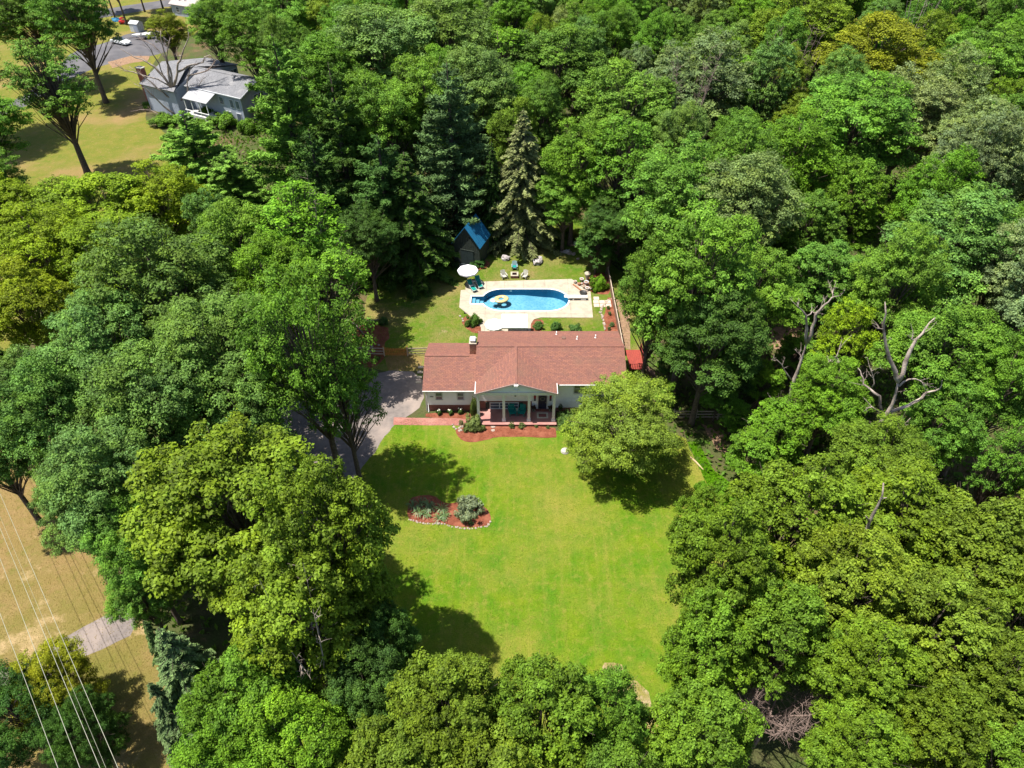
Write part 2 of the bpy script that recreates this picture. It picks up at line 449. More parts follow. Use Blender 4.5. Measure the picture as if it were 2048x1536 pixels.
edging('stones along the slope behind the pool lawn', px((1120,508),(1138,500),(1150,508),(1162,520)), 0.6, 0.28, 5, 0.5)
edging('ragged stone row beside the split rail gate fence', px((664,702),(700,694),(735,696),(765,690)), 0.5, 0.16, 6, 0.15)
for i, (u, v, s, lb) in enumerate([(1011,519,0.75,'tall pale boulder on the grass behind the fire pit'),(1075,526,0.95,'broad grey boulder on the back lawn right of the fire pit'),(1132,505,0.55,'small pale rock at the foot of the wooded slope'),(1150,488,0.5,'light rock in the sunny gap on the slope')]):
    o = link('boulder', STONES[i].copy(), None, G(u, v)+Vector((0,0,s*0.3)))
    o.data.materials[0] = boulder_m; o.scale = (s, s*0.8, s*0.95); o.rotation_euler = (0,0,i*1.3)
    tag(o, lb, 'boulder', 'boulders behind the pool')
for i, (u, v) in enumerate([(986,854),(986,861)]):
    o = link('stepping_stone', STONES[i+1], None, G(u, v)+Vector((0,0,0.05))); o.scale = (0.26,0.2,0.06)
    tag(o, ['pale stepping stone in the porch bed nearer the porch','pale stepping stone in the porch bed nearer the lawn'][i], 'stepping stone', 'stepping stones in the porch bed')
for i in range(4):
    o = MB().box(-0.3,0.3,-0.2,0.2,0.0,0.05).build('paving_slab', conc, None, (-10.25, 58.0+i*0.85, 0.012)); bevel(o, 0.02)
    tag(o, 'pale square slab in the short row beside the concrete strip', 'paving slab', 'slabs beside the concrete strip')
for i, (dx, dy) in enumerate([(0,0),(0.75,0),(1.5,0),(0,-0.75),(0.75,-0.75),(1.5,-0.75),(0.1,0.75)]):
    o = MB().box(-0.34,0.34,-0.34,0.34,0.0,0.04).build('patio_slab', mat('pink_slab',(0.46,0.36,0.29),(0.38,0.30,0.25),2,0.9), None, G(1192,604)+Vector((dx,dy,0.012)))
    tag(o, 'faded square slab laid in the grass right of the diving board', 'paving slab', 'slabs by the diving board')

# ---------------------------------------------------------------- roof and wall builders
def slope(name, bl, br, tr, tl, m, parent, course=0.15, thick=0.10):
    """a roof slope laid in overlapping courses: bottom-left, bottom-right, top-right, top-left"""
    bl, br, tr, tl = map(Vector, (bl, br, tr, tl))
    nrm = (br-bl).cross(tl-br).normalized()
    if nrm.z < 0: nrm = -nrm
    n = max(2, int(max((tl-bl).length, (tr-br).length)/course))
    vs, fs = [], []
    for i in range(n):
        a, b = i/n, (i+1)/n
        k = len(vs)
        vs += [bl.lerp(tl,a)+nrm*0.016, br.lerp(tr,a)+nrm*0.016, br.lerp(tr,b)+nrm*0.004, bl.lerp(tl,b)+nrm*0.004, bl.lerp(tl,a), br.lerp(tr,a)]
        fs += [(k,k+1,k+2,k+3),(k+4,k+5,k+1,k)]
    k = len(vs)
    d = -nrm*thick
    vs += [bl,br,tr,tl,bl+d,br+d,tr+d,tl+d]
    fs += [(k+4,k+7,k+6,k+5),(k,k+4,k+5,k+1),(k+1,k+5,k+6,k+2),(k+3,k+7,k+4,k)]
    return MB().add(vs, fs).build(name, m, parent)
def clapboard(x0, x1, z0, z1, y, top=None, pitch=0.18):
    """overlapping boards facing -Y; top(z) may narrow them into a gable"""
    mb = MB(); n = max(1, int(round((z1-z0)/pitch))); h = (z1-z0)/n
    for i in range(n):
        a, b = z0+i*h, z0+(i+1)*h
        l0, r0 = (x0, x1) if top is None else top(a)
        l1, r1 = (x0, x1) if top is None else top(b)
        mb.add([(l0,y-0.03,a),(r0,y-0.03,a),(r1,y-0.006,b),(l1,y-0.006,b),(l0,y,a),(r0,y,a)], [(0,1,2,3),(4,5,1,0)])
    return mb
def window(parent, x0, x1, z0, z1, y, rows=2, shutters=False, fm=None, cols=1, shm=None):
    fm = fm or white
    w = MB(); t = 0.07
    w.box(x0-t,x1+t,y-0.07,y,z1,z1+t).box(x0-t,x1+t,y-0.10,y,z0-t,z0)
    w.box(x0-t,x0,y-0.07,y,z0,z1).box(x1,x1+t,y-0.07,y,z0,z1)
    for i in range(1, rows): w.box(x0,x1,y-0.062,y,z0+(z1-z0)*i/rows-0.03,z0+(z1-z0)*i/rows+0.03)
    for i in range(1, cols): w.box(x0+(x1-x0)*i/cols-0.05,x0+(x1-x0)*i/cols+0.05,y-0.066,y,z0,z1)
    win = w.build('window', fm, parent)
    for j in range(cols):
        a, b = x0+(x1-x0)*j/cols, x0+(x1-x0)*(j+1)/cols
        for i in range(rows):
            c, d = z0+(z1-z0)*i/rows, z0+(z1-z0)*(i+1)/rows
            MB().box(a+0.03,b-0.03,y-0.045,y-0.035,c+0.02,d-0.02).build('pane', glass, win)
    if shutters:
        for s0, s1 in ((x0-t-0.42, x0-t-0.02), (x1+t+0.02, x1+t+0.42)):
            MB().box(s0,s1,y-0.06,y-0.002,z0-t,z1+t).build('shutter', shm or dark_metal, win)
    return win

# ---------------------------------------------------------------- the house (ridge parallel to the picture plane)
house = empty('house', (0,0,0), 'white sided rancher with red shingle roof and columned porch', 'house')
YW = 53.6                                             # front wall plane
# left wing
XL, XM, XR = -8.95, -3.62, 11.3
MB().box(XL,XM,YW,60.4,-0.2,3.12).build('wing_wall', siding_m, house)
tag(clapboard(XL,XM,0.85,3.1,YW-0.002).build('siding', siding_m, house), kind='stuff')
MB().box(XL+0.02,XM-0.35,YW-0.03,YW-0.002,-0.1,0.84).build('brick_base', brick_red, house)
MB().box(XL-0.02,XL+0.10,YW-0.05,YW-0.003,-0.1,3.1).build('corner_board', white, house)
window(house,-7.85,-7.2,1.66,2.58,YW-0.03); window(house,-5.62,-4.98,1.66,2.58,YW-0.03)
num = MB()
for i in range(4): num.box(-8.45+i*0.09,-8.39+i*0.09,YW-0.06,YW-0.035,1.95,2.09)
num.build('house_number', dark_metal, house)
# gable end of the left wing
MB().add([(XL,YW,3.0),(XL,60.4,3.0),(XL,57.0,4.55)],[(0,1,2)]).build('gable_wall', siding_m, house)
slope('wing_roof',(-9.1,53.12,3.25),(XM,53.12,3.25),(XM,57.0,4.68),(-9.1,57.0,4.68),shingle,house)
slope('wing_roof',(XM,60.85,3.25),(-9.1,60.85,3.25),(-9.1,57.0,4.68),(XM,57.0,4.68),shingle,house)
MB().bar((-9.1,57.0,4.70),(-4.45,57.0,4.70),0.26,0.03).build('ridge_cap', shingle, house)
MB().box(-9.12,XM-0.1,53.03,53.11,3.14,3.23).build('gutter', white, house)
MB().tube([(-8.72,53.06,3.1),(-8.72,YW-0.1,2.9),(-8.72,YW-0.1,0.1),(-8.72,53.3,0.05)],0.045).build('downspout', white, house)
for a in ((-9.06,53.1,3.06),(-9.06,60.8,3.06)): MB().bar(a,(-9.06,57.0,4.50),0.03,0.16).build('rake_board', white, house)
# main block
MB().box(XM,XR,YW,61.1,-0.2,4.2).build('main_wall', siding_m, house)
tag(clapboard(XM,XR,1.40,4.2,YW-0.002).build('siding', siding_m, house), kind='stuff')
MB().box(XM+0.02,2.05,YW-0.05,YW-0.003,-0.1,1.39).build('brick_wall', brick_red, house)
MB().box(2.06,4.55,YW-0.028,YW-0.003,0.0,1.39).box(4.56,XR,YW-0.028,YW-0.003,0.45,1.39).build('lower_siding', siding_m, house)
MB().box(4.56,XR,YW-0.06,YW-0.003,-0.1,0.44).build('brick_base', brick_red, house)
slope('main_roof',(-3.68,52.9,4.3),(11.6,52.9,4.3),(11.6,57.25,5.72),(-3.68,57.25,5.72),shingle,house)
slope('main_roof',(11.6,61.6,4.3),(-3.68,61.6,4.3),(-3.68,57.25,5.72),(11.6,57.25,5.72),shingle,house)
MB().bar((-3.7,57.25,5.745),(11.62,57.25,5.745),0.26,0.03).build('ridge_cap', shingle, house)
MB().box(-3.7,11.62,61.6,61.66,4.18,4.26).build('gutter', white, house)
MB().box(4.75,11.62,52.81,52.89,4.19,4.28).build('gutter', white, house)
for x in (XR,XM): MB().add([(x,YW,4.1),(x,61.1,4.1),(x,57.25,5.5)],[(0,1,2)]).build('gable_wall', siding_m, house)
for x in (-3.66,11.58):
    for y in (52.95,61.55): MB().bar((x,y,4.10),(x,57.25,5.52),0.03,0.16).build('rake_board', white, house)
window(house,6.35,7.4,2.55,3.75,YW-0.03,2); window(house,9.0,10.2,2.55,3.75,YW-0.03,2)
# chimney with two clay flues and a metal cap
ch = MB().box(-4.4,-3.74,57.35,58.35,0,5.9).build('chimney', brick_mat('chimney_brick',(0.28,0.085,0.055),(0.36,0.17,0.09),(0.34,0.26,0.2),0.21,0.075,0.008,vertical=True,stain=(0.2,0.07,0.05)), house)
MB().box(-4.45,-3.69,57.3,58.4,5.9,5.98).build('crown', conc, ch)
MB().box(-4.3,-3.85,57.5,57.62,5.98,6.2).box(-4.3,-3.85,58.08,58.2,5.98,6.2).box(-4.36,-3.79,57.45,58.25,6.2,6.26).build('flue_cap', mat('zinc',(0.55,0.55,0.56),(0.45,0.45,0.46),4,0.4,0.5,metal=0.5), ch)
MB().box(-4.42,-4.40,57.36,58.34,4.5,4.7).build('flashing', dark_metal, ch)
# roof vents
for x, y, kind in ((5.5,59.4,0),(6.9,59.2,1),(4.8,60.6,1),(8.9,59.6,1)):
    z = 5.72-(y-57.25)*0.3265
    if kind == 0: bevel(MB().box(x-0.2,x+0.2,y-0.2,y+0.2,z-0.05,z+0.16).build('roof_vent', mat('vent_brown',(0.14,0.08,0.06)), house),0.03)
    else: MB().tube([(x,y,z-0.1),(x,y,z+0.42)],0.055,8).lathe((x,y,z),[(0.14,-0.02),(0.08,0.1)],8).build('vent_pipe', white, house)
# portico
PX0, PX1, PXC, PY, ZE, ZP = -3.62, 4.46, 0.40, 51.45, 4.42, 5.76
slope('porch_roof',(PX0,53.25,ZE),(PX0,PY,ZE),(PXC,PY,ZP),(PXC,57.25,ZP+0.02),shingle_s,house)
slope('porch_roof',(PX1,PY,ZE),(PX1,53.25,ZE),(PXC,57.25,ZP+0.02),(PXC,PY,ZP),shingle_s,house)
MB().bar((PXC,PY-0.01,ZP+0.02),(PXC,57.2,ZP+0.035),0.28,0.03).build('ridge_cap', shingle_s, house)
gm = mat('gable_siding',(0.74,0.77,0.79),(0.69,0.72,0.75),1.5,0.5)  # cool grey shade of the porch gable is put into this siding colour
zt = lambda z: (-3.42+(z-4.36)*(PXC+3.42)/1.27, 4.26-(z-4.36)*(4.26-PXC)/1.27)
tag(clapboard(0,0,4.36,5.60,51.72,zt,0.155).build('gable_siding', gm, house), kind='stuff')
MB().add([(-3.42,51.73,4.36),(4.26,51.73,4.36),(PXC,51.73,5.63)],[(0,1,2)]).build('gable_backing', gm, house)
MB().bar((PX0,PY-0.02,ZE-0.09),(PXC,PY-0.02,ZP-0.09),0.03,0.17).bar((PX1,PY-0.02,ZE-0.09),(PXC,PY-0.02,ZP-0.09),0.03,0.17).build('rake_board', mat('rake_paint',(0.5,0.36,0.34),(0.46,0.33,0.31)), house)
ring = MB().torus((0,0,0),0.34,0.05,28,8).build('gable_medallion', gm, house, (PXC,51.66,4.98)); ring.rotation_euler=(R(90),0,0)
MB().box(PXC-0.22,PXC+0.22,51.3,51.42,5.50,5.60).lathe((PXC-0.1,51.34,5.36),[(0.05,0),(0.09,0.14)],8).lathe((PXC+0.1,51.34,5.36),[(0.05,0),(0.09,0.14)],8).build('floodlight', white, house)
MB().box(-3.55,4.38,51.62,51.98,4.0,4.35).box(-3.55,-3.25,51.985,YW-0.04,4.0,4.35).box(4.08,4.38,51.985,YW-0.04,4.0,4.35).build('porch_beam', white, house)
MB().box(-3.24,4.07,51.99,YW-0.04,4.22,4.33).build('porch_ceiling', white, house)
MB().box(PX0-0.08,PX0-0.0,PY,53.3,4.26,4.40).box(PX1,PX1+0.08,PY,53.0,4.26,4.40).build('gutter', white, house)
MB().box(-3.75,4.5,51.28,YW-0.06,-0.1,0.24).build('porch_base', brick_red, house)
bevel(MB().box(-3.8,4.55,51.22,YW-0.062,0.243,0.30).build('porch_floor', porch_m, house),0.01)
for x in (-3.40,-0.83,1.72,4.23):
    c = MB().box(x-0.135,x+0.135,51.68,51.95,0.30,4.0).build('column', white, house)
    bevel(MB().box(x-0.2,x+0.2,51.62,52.01,0.302,0.52).build('column_base', white, c),0.02)
    MB().box(x-0.18,x+0.18,51.64,51.99,3.86,3.995).build('column_capital', white, c)
dm = mat('door_paint',(0.020,0.022,0.045),(0.015,0.016,0.03),3,0.35,0.5)
door = MB().box(2.72,3.60,YW-0.09,YW-0.03,0.34,2.30).build('door', dm, house)
MB().box(2.58,2.72,YW-0.12,YW-0.03,0.31,2.42).box(3.60,3.74,YW-0.12,YW-0.03,0.31,2.42).box(2.72,3.60,YW-0.12,YW-0.03,2.30,2.42).build('door_frame', white, door)
for zz in (0.55,1.2): MB().box(2.84,3.12,YW-0.105,YW-0.09,zz,zz+0.5).box(3.2,3.48,YW-0.105,YW-0.09,zz,zz+0.5).build('door_panel', dm, door)
MB().lathe((3.5,YW-0.12,1.25),[(0.03,-0.03),(0.045,0),(0.03,0.03)],8).build('handle', mat('brass',(0.5,0.35,0.1),None,3,0.3,0.5,metal=0.8), door)
MB().box(2.50,3.82,YW-0.42,YW-0.13,0.302,0.36).build('door_step', brick_red, house)
window(house,-2.25,0.62,0.42,1.18,YW-0.06,2,True,None,3,mat('shutter_paint',(0.02,0.028,0.022)))
for x, n in ((2.36,'red'),(3.98,'red')):
    b = MB().box(x-0.11,x+0.11,YW-0.09,YW-0.07,1.75,2.25).build('sidelight', mat('red_curtain',(0.28,0.02,0.03)), house)
    MB().box(x-0.11,x+0.11,YW-0.09,YW-0.07,1.45,1.74).build('pane', glass, b)
# red deck and stair at the right gable
dk = empty('side_deck', (12.75,61.3,0), 'red painted wooden deck with railing at the right end of the house', 'deck')
dl = Vector((11.6,58.0,0))
def DB(): return MB()
for i in range(8): DB().box(0.0+i*0.2,0.185+i*0.2,-3.0,0.4,1.55,1.6).build('plank', red_paint, dk)
DB().bar((1.62,-3.0,2.45),(1.62,0.4,2.45),0.12,0.05).bar((0.0,-3.0,2.45),(1.62,-3.0,2.45),0.12,0.05).build('handrail', red_paint, dk)
for i in range(9): DB().bar((0.05+i*0.19,-3.0,1.6),(0.05+i*0.19,-3.0,2.44),0.045).build('baluster', red_paint, dk)
for i in range(17): DB().bar((1.62,-2.9+i*0.2,1.6),(1.62,-2.9+i*0.2,2.44),0.045).build('baluster', red_paint, dk)
for x, y in ((0.05,-2.95),(1.6,-2.95),(1.6,0.35)): DB().box(x-0.06,x+0.06,y-0.06,y+0.06,0,2.5).build('post', red_paint, dk)
for i in range(6): DB().box(1.7+i*0.26,2.0+i*0.26,-2.9,-1.9,1.4-i*0.25,1.44-i*0.25).build('stair_tread', wood_brown, dk)
for y in (-2.92,-1.88):
    DB().bar((1.7,y,2.3),(3.3,y,0.9),0.08).build('stair_rail', wood_brown, dk); DB().bar((1.7,y,1.35),(3.2,y,0.0),0.06,0.2).build('stringer', wood_brown, dk)

# ---------------------------------------------------------------- porch furnishings
def adirondack(name, loc, rz, label, m, cat='chair', group=None, cushion=None):
    r = empty(name, loc, label, cat, group, rz)
    for i in range(5): MB().box(-0.27,0.27,-0.36+i*0.13,-0.25+i*0.13,0.36-i*0.022,0.385-i*0.022).build('seat_slat', m, r)
    for i in range(5):
        x = -0.24+i*0.12
        MB().bar((x,0.24,0.26),(x*1.12,0.56,1.0-abs(i-2)*0.05),0.105,0.025).build('back_slat', m, r)
    for s in (-1,1):
        MB().box(s*0.34-0.06,s*0.34+0.06,-0.42,0.36,0.56,0.585).build('armrest', m, r)
        MB().box(s*0.31-0.03,s*0.31+0.03,-0.4,-0.3,0,0.56).build('leg', m, r)
        MB().bar((s*0.29,-0.36,0.34),(s*0.29,0.62,0.03),0.03,0.1).bar((s*0.31,0.3,0.2),(s*0.31,0.34,0.56),0.03,0.08).build('leg', m, r)
    if cushion: bevel(MB().box(-0.24,0.24,-0.3,0.22,0.39,0.47).build('cushion', cushion, r),0.04)
    return r
adirondack('porch_chair', (0.02,52.75,0.30), R(12), 'left teal slatted armchair on the porch', teal, group='teal porch chairs')
adirondack('porch_chair', (1.12-0.1,52.75,0.30), R(-14), 'right teal slatted armchair on the porch', teal, group='teal porch chairs')
t = empty('side_table', (0.55,52.95,0.30), 'small pale table between the two teal porch chairs', 'table')
bevel(MB().box(-0.2,0.2,-0.2,0.2,0.46,0.5).build('table_top', wood_grey, t),0.01)
for a in (-1,1):
    for b in (-1,1): MB().box(a*0.15-0.02,a*0.15+0.02,b*0.15-0.02,b*0.15+0.02,0,0.46).build('leg', wood_grey, t)
t = empty('doormat', (3.16,52.55,0.302), 'cream bordered red doormat before the front door', 'doormat')
MB().box(-0.58,0.58,-0.42,0.42,0,0.012).build('border', mat('mat_cream',(0.55,0.52,0.42)), t)
MB().box(-0.40,0.40,-0.25,0.25,0.0125,0.018).build('centre', mat('mat_red',(0.25,0.09,0.08)), t)
w = MB().torus((0,0,0),0.22,0.06,24,8).build('wreath', mat('wreath_twigs',(0.20,0.21,0.17),(0.10,0.11,0.09),14,0.9,0.1,0.8), None, (3.16,YW-0.17,1.85)); w.rotation_euler=(R(90),0,0)
tag(w, 'grey green wreath hanging on the dark front door', 'wreath')
t = empty('porch_lantern', (0.35,52.5,3.25), 'dark lantern hanging under the porch ceiling', 'lantern')
MB().tube([(0,0,0.3),(0,0,0.97)],0.015).build('chain', dark_metal, t)
MB().lathe((0,0,0),[(0.10,-0.16),(0.13,0.1),(0.20,0.12),(0.05,0.32)],8).build('housing', dark_metal, t)
def well_cover():
    t = empty('well_cover', G(1130,903), 'round beige concrete lid on the lawn by the maple', 'lid')
    MB().lathe((0,0,0),[(0.42,0.0),(0.42,0.1)],20).build('rim', conc2, t)
    MB().lathe((0,0,0),[(0.36,0.1),(0.36,0.2),(0.26,0.25),(0.08,0.27)],20).build('dome', conc2, t)
    t2 = empty('gazing_ball', G(1190,912), 'small teal gazing ball on a stand under the maple', 'garden ball')
    MB().lathe((0,0,0),[(0.16,0),(0.1,0.1),(0.07,0.5),(0.12,0.6)],12).build('stand', conc2, t2)
    MB().lathe((0,0,0.82),[(0.05,-0.24),(0.18,-0.18),(0.25,0),(0.18,0.18),(0.05,0.24)],16).build('ball', mat('teal_glaze',(0.0,0.32,0.22),None,2,0.15,0.6), t2)
well_cover()
# ---------------------------------------------------------------- pool and deck
PYC, PR = 73.55, 2.30
def pool_outline(off=0.0, n=20):
    r = PR+off; xa, xb = -3.75+PR+0.25, 7.1-PR-0.25
    pts = []
    for k in range(n+1):
        t = -math.pi/2 + math.pi*k/n
        pts.append((xb+(r+0.25)*math.cos(t), PYC+r*math.sin(t)))
    for k in range(n+1):
        t = math.pi/2 + math.pi*k/n
        pts.append((xa+(r+0.25)*math.cos(t), PYC+r*math.sin(t)))
    return pts
ST = (-5.12, -3.45, 72.72, 74.28)                     # the step bay at the left end
def bay_outline(off=0.0):
    """pool outline with the rectangular step bay"""
    out = []
    for p in pool_outline(off):
        out.append(p)
    res, done = [], False
    for p in out:
        if p[0] < -2.0 and ST[2]-off < p[1] < ST[3]+off:
            if not done:
                y1, y0 = ST[3]+off, ST[2]-off
                xi = [q for q in out if q[0] < 0]
                def xat(y):
                    xa = -3.75+PR+0.25; r = PR+off
                    return xa-(r+0.25)*math.sqrt(max(0,1-((y-PYC)/r)**2))
                res += [(xat(y1), y1), (ST[0]-off, y1), (ST[0]-off, y0), (xat(y0), y0)]
                done = True
        else: res.append(p)
    return res
def apply_bool(o, cutter):
    m = o.modifiers.new('cut', 'BOOLEAN'); m.operation = 'DIFFERENCE'; m.object = cutter; m.solver = 'EXACT'
    dg = bpy.context.evaluated_depsgraph_get()
    me = bpy.data.meshes.new_from_object(o.evaluated_get(dg))
    o.modifiers.clear(); o.data = me
def clip_poly(poly, x0, x1, y0, y1):
    for ax, lim, sgn in ((0,x0,1),(0,x1,-1),(1,y0,1),(1,y1,-1)):
        out = []
        for i in range(len(poly)):
            p, q = poly[i], poly[(i+1)%len(poly)]
            a, b = (p[ax]-lim)*sgn, (q[ax]-lim)*sgn
            if a >= 0: out.append(p)
            if a*b < 0:
                t = a/(a-b); out.append((p[0]+(q[0]-p[0])*t, p[1]+(q[1]-p[1])*t))
        poly = out
        if not poly: return []
    return poly
deck = empty('pool_deck', (0,73.5,0), None, None); tag(deck, kind='structure')
OUT = px((962,564),(1143,558.5),(1181,584),(1186,636),(1082,635.5),(1068,639),(1062,648),(1061,668),(962,668),(962,655),(936,629),(918.5,615),(921.5,581),(931,580),(931,565.5))
area = sum(OUT[i][0]*OUT[(i+1)%len(OUT)][1]-OUT[(i+1)%len(OUT)][0]*OUT[i][1] for i in range(len(OUT)))
if area < 0: OUT = OUT[::-1]
cut = MB().prism(bay_outline(0.16), -3, 3).build('cutter', None)
XE = [-9,-3.3,-0.95,1.5,4.25,7.25,13]; YE = [60,70.55,73.4,80]
for i in range(len(XE)-1):
    for j in range(len(YE)-1):
        c = clip_poly(OUT, XE[i]+0.012, XE[i+1]-0.012, YE[j]+0.012, YE[j+1]-0.012)
        if len(c) < 3: continue
        o = MB().prism(c, -0.1, 0.06).build('slab', conc, deck)
        o.location = (0,-73.5,0)
        bpy.context.view_layer.update()
        apply_bool(o, cut)
        if len(o.data.polygons) == 0: bpy.data.objects.remove(o)
bpy.data.objects.remove(cut)
sheet('deck_joint_bed', [OUT, [(p[0],p[1]) for p in bay_outline(0.14)]], 0.02, mat('joint_dark',(0.2,0.17,0.14)), 0, step=50)
pool = empty('swimming_pool', (1.67,PYC,0), 'long oval blue swimming pool with corner steps', 'pool')
pl = Vector((1.67,PYC,0))
def pbuild(mb, name, m):
    o = mb.build(name, m, pool); o.location = -pl; return o
# coping ring
co, ci = bay_outline(0.16), bay_outline(0.0)
mb = MB(); n = len(co)
mb.v = [(p[0],p[1],0.085) for p in co]+[(p[0],p[1],0.085) for p in ci]+[(p[0],p[1],-0.02) for p in co]+[(p[0],p[1],-0.14) for p in ci]
for i in range(n):
    j = (i+1)%n
    mb.f += [(i,j,n+j,n+i),(n+i,n+j,3*n+j,3*n+i),(2*n+i,2*n+j,j,i)]
mb.sm = [False]*len(mb.f)
pbuild(mb,'coping',mat('coping',(0.75,0.72,0.66),(0.68,0.65,0.6),2,0.7))
def liner(name, c1, c2, scale):
    m, nt, b, N, L = nodes(name)
    tc = N.new('ShaderNodeTexCoord'); vo = N.new('ShaderNodeTexVoronoi'); vo.inputs['Scale'].default_value = scale
    L.new(tc.outputs['Object'], vo.inputs['Vector'])
    cr = N.new('ShaderNodeMapRange'); cr.inputs[1].default_value = 0.1; cr.inputs[2].default_value = 0.6
    L.new(vo.outputs['Distance'], cr.inputs[0])
    col = ramp_mix(nt, cr.outputs[0], c2, c1)
    col = ramp_mix(nt, noise(nt, 0.5, 5, 0.4, 0.75), col, c2)
    L.new(col, b.inputs['Base Color']); b.inputs['Roughness'].default_value = 0.6
    return m
floor_m = liner('pool_floor_liner',(0.20,0.37,0.45),(0.10,0.27,0.37),3.2)
wall_m = mat('pool_wall_liner',(0.008,0.13,0.26),(0.012,0.16,0.30),3,0.5)
deep = lambda x: -0.85 if x < 1.5 else -0.85-min(1.0,(x-1.5)/2.8)*0.35 if x < 5.8 else -1.2+min(1,(x-5.8)/2.0)*0.2
oi = bay_outline(-0.012)
mb = MB()
for i in range(len(oi)):
    p, q = oi[i], oi[(i+1)%len(oi)]
    mb.quad((p[0],p[1],deep(p[0])-0.05),(q[0],q[1],deep(q[0])-0.05),(q[0],q[1],0.0),(p[0],p[1],0.0))
pbuild(mb,'pool_wall',wall_m)
mb = MB()
NX = 44
xs = [-5.2+i*(7.2+5.2)/NX for i in range(NX+1)]
for i in range(NX):
    c = clip_poly(oi if sum(oi[k][0]*oi[(k+1)%len(oi)][1]-oi[(k+1)%len(oi)][0]*oi[k][1] for k in range(len(oi)))>0 else oi[::-1], xs[i], xs[i+1], 60, 90)
    if len(c) >= 3: mb.add([(p[0],p[1],deep(p[0])) for p in c],[tuple(range(len(c)))])
pbuild(mb,'pool_floor',floor_m)
for i in range(3): pbuild(MB().box(-5.1+i*0.5,-4.62+i*0.5,72.74,74.26,-1.0,-0.22-i*0.2),'step',floor_m)
pbuild(MB().lathe((-3.2,74.9,-0.45),[(0.1,-0.02),(0.16,0.02)],12).box(-0.3,0.0,75.83,75.86,-0.3,-0.12),'skimmer',white)
def water_mat():
    m, nt, b, N, L = nodes('pool_water')
    tr = N.new('ShaderNodeBsdfTransparent'); tr.inputs[0].default_value = (0.70,0.86,0.91,1)
    gl = N.new('ShaderNodeBsdfGlossy'); gl.inputs['Roughness'].default_value = 0.04
    fr = N.new('ShaderNodeFresnel'); fr.inputs[0].default_value = 1.33
    mx = N.new('ShaderNodeMixShader')
    bp = N.new('ShaderNodeBump'); bp.inputs['Strength'].default_value = 0.35; bp.inputs['Distance'].default_value = 0.05
    L.new(noise(nt, 2.2, 4, 0.2, 0.8), bp.inputs['Height'])
    L.new(bp.outputs[0], gl.inputs['Normal']); L.new(bp.outputs[0], fr.inputs['Normal'])
    L.new(fr.outputs[0], mx.inputs[0]); L.new(tr.outputs[0], mx.inputs[1]); L.new(gl.outputs[0], mx.inputs[2])
    L.new(mx.outputs[0], N['Material Output'].inputs['Surface'])
    return m
ow = bay_outline(0.004)
aw = sum(ow[k][0]*ow[(k+1)%len(ow)][1]-ow[(k+1)%len(ow)][0]*ow[k][1] for k in range(len(ow)))
if aw < 0: ow = ow[::-1]
pbuild(MB().add([(p[0],p[1],-0.09) for p in ow],[tuple(range(len(ow)))]),'water',water_mat())
# diving board
db = empty('diving_board', (8.1,PYC+0.05,0.06), 'white diving board at the right end of the pool', 'diving board')
bevel(MB().box(-1.55,1.35,-0.24,0.24,0.44,0.50).build('board', white, db),0.02)
MB().box(0.55,1.2,-0.2,0.2,0.0,0.44).box(-0.5,-0.3,-0.2,0.2,0.0,0.44).build('stand', white, db)
# pineapple float
fl = empty('pool_float', (-1.35,PYC+0.15,-0.09), 'yellow ring float with pale leafy top drifting in the pool', 'pool float', rz=R(18))
MB().torus((0,0,0.14),0.52,0.26,32,10,1.25,1.0,0.6).build('ring', mat('yellow_vinyl',(0.48,0.40,0.14),(0.46,0.33,0.18),3,0.3,0.5), fl)
vl = mat('pale_vinyl',(0.55,0.68,0.60),(0.45,0.60,0.5),3,0.3,0.5)
for k in range(7):
    a = R(180+(k-3)*17)
    c, s = math.cos(a), math.sin(a)
    L0 = 0.75-0.06*abs(k-3)
    MB().tube([(-0.78+0*c,0.06*(k-3)*-1,0.12),(-0.9+c*L0*0.5+0.1,s*L0*0.5,0.16),(-0.9+c*L0+0.1,s*L0,0.14)],[0.1,0.12,0.02],8).build('leaf', vl, fl)

# ---------------------------------------------------------------- loungers, umbrellas, canopy
def lounger(loc, rz, label):
    r = empty('sun_lounger', loc, label, 'lounger', 'green loungers by the pool', rz)
    MB().bar((0,-0.95,0.34),(0,0.25,0.36),0.56,0.04).build('seat', teal, r)
    MB().bar((0,0.25,0.36),(0,0.85,0.95),0.56,0.04).build('backrest', teal, r)
    for s in (-1,1):
        MB().tube([(s*0.31,-1.0,0.34),(s*0.31,0.25,0.36),(s*0.31,0.88,0.97)],0.025).build('side_rail', white, r)
        MB().tube([(s*0.33,-0.3,0.36),(s*0.34,-0.25,0.6),(s*0.34,0.2,0.64),(s*0.33,0.42,0.55)],0.025).build('armrest', white, r)
        MB().tube([(s*0.31,-0.9,0.34),(s*0.31,-0.92,0)],0.025).build('leg', white, r)
        MB().tube([(s*0.31,0.25,0.36),(s*0.31,0.3,0)],0.025).build('leg', white, r)
    MB().tube([(-0.31,-1.0,0.34),(0.31,-1.0,0.34)],0.025).build('foot_rail', white, r)
    return r
a = lounger(G(944,578)+Vector((0,0,0.06)), R(28), 'green sling lounger in front, nearer the pool steps')
bevel(MB().box(-0.2,0.2,0.0,0.25,0.385,0.42).build('towel', canvas, a),0.01)
lounger(G(958,571)+Vector((0,0,0.06)), R(20), 'green sling lounger behind, farther from the pool steps')
t = empty('side_table', G(948,568)+Vector((0,0,0.06)), 'small white table between the two green loungers', 'table')
MB().lathe((0,0,0.42),[(0.26,0),(0.26,0.03)],14).build('table_top', white, t)
for k in range(3): MB().tube([(0.2*math.cos(k*2.1),0.2*math.sin(k*2.1),0),(0.1*math.cos(k*2.1),0.1*math.sin(k*2.1),0.42)],0.02).build('leg', white, t)
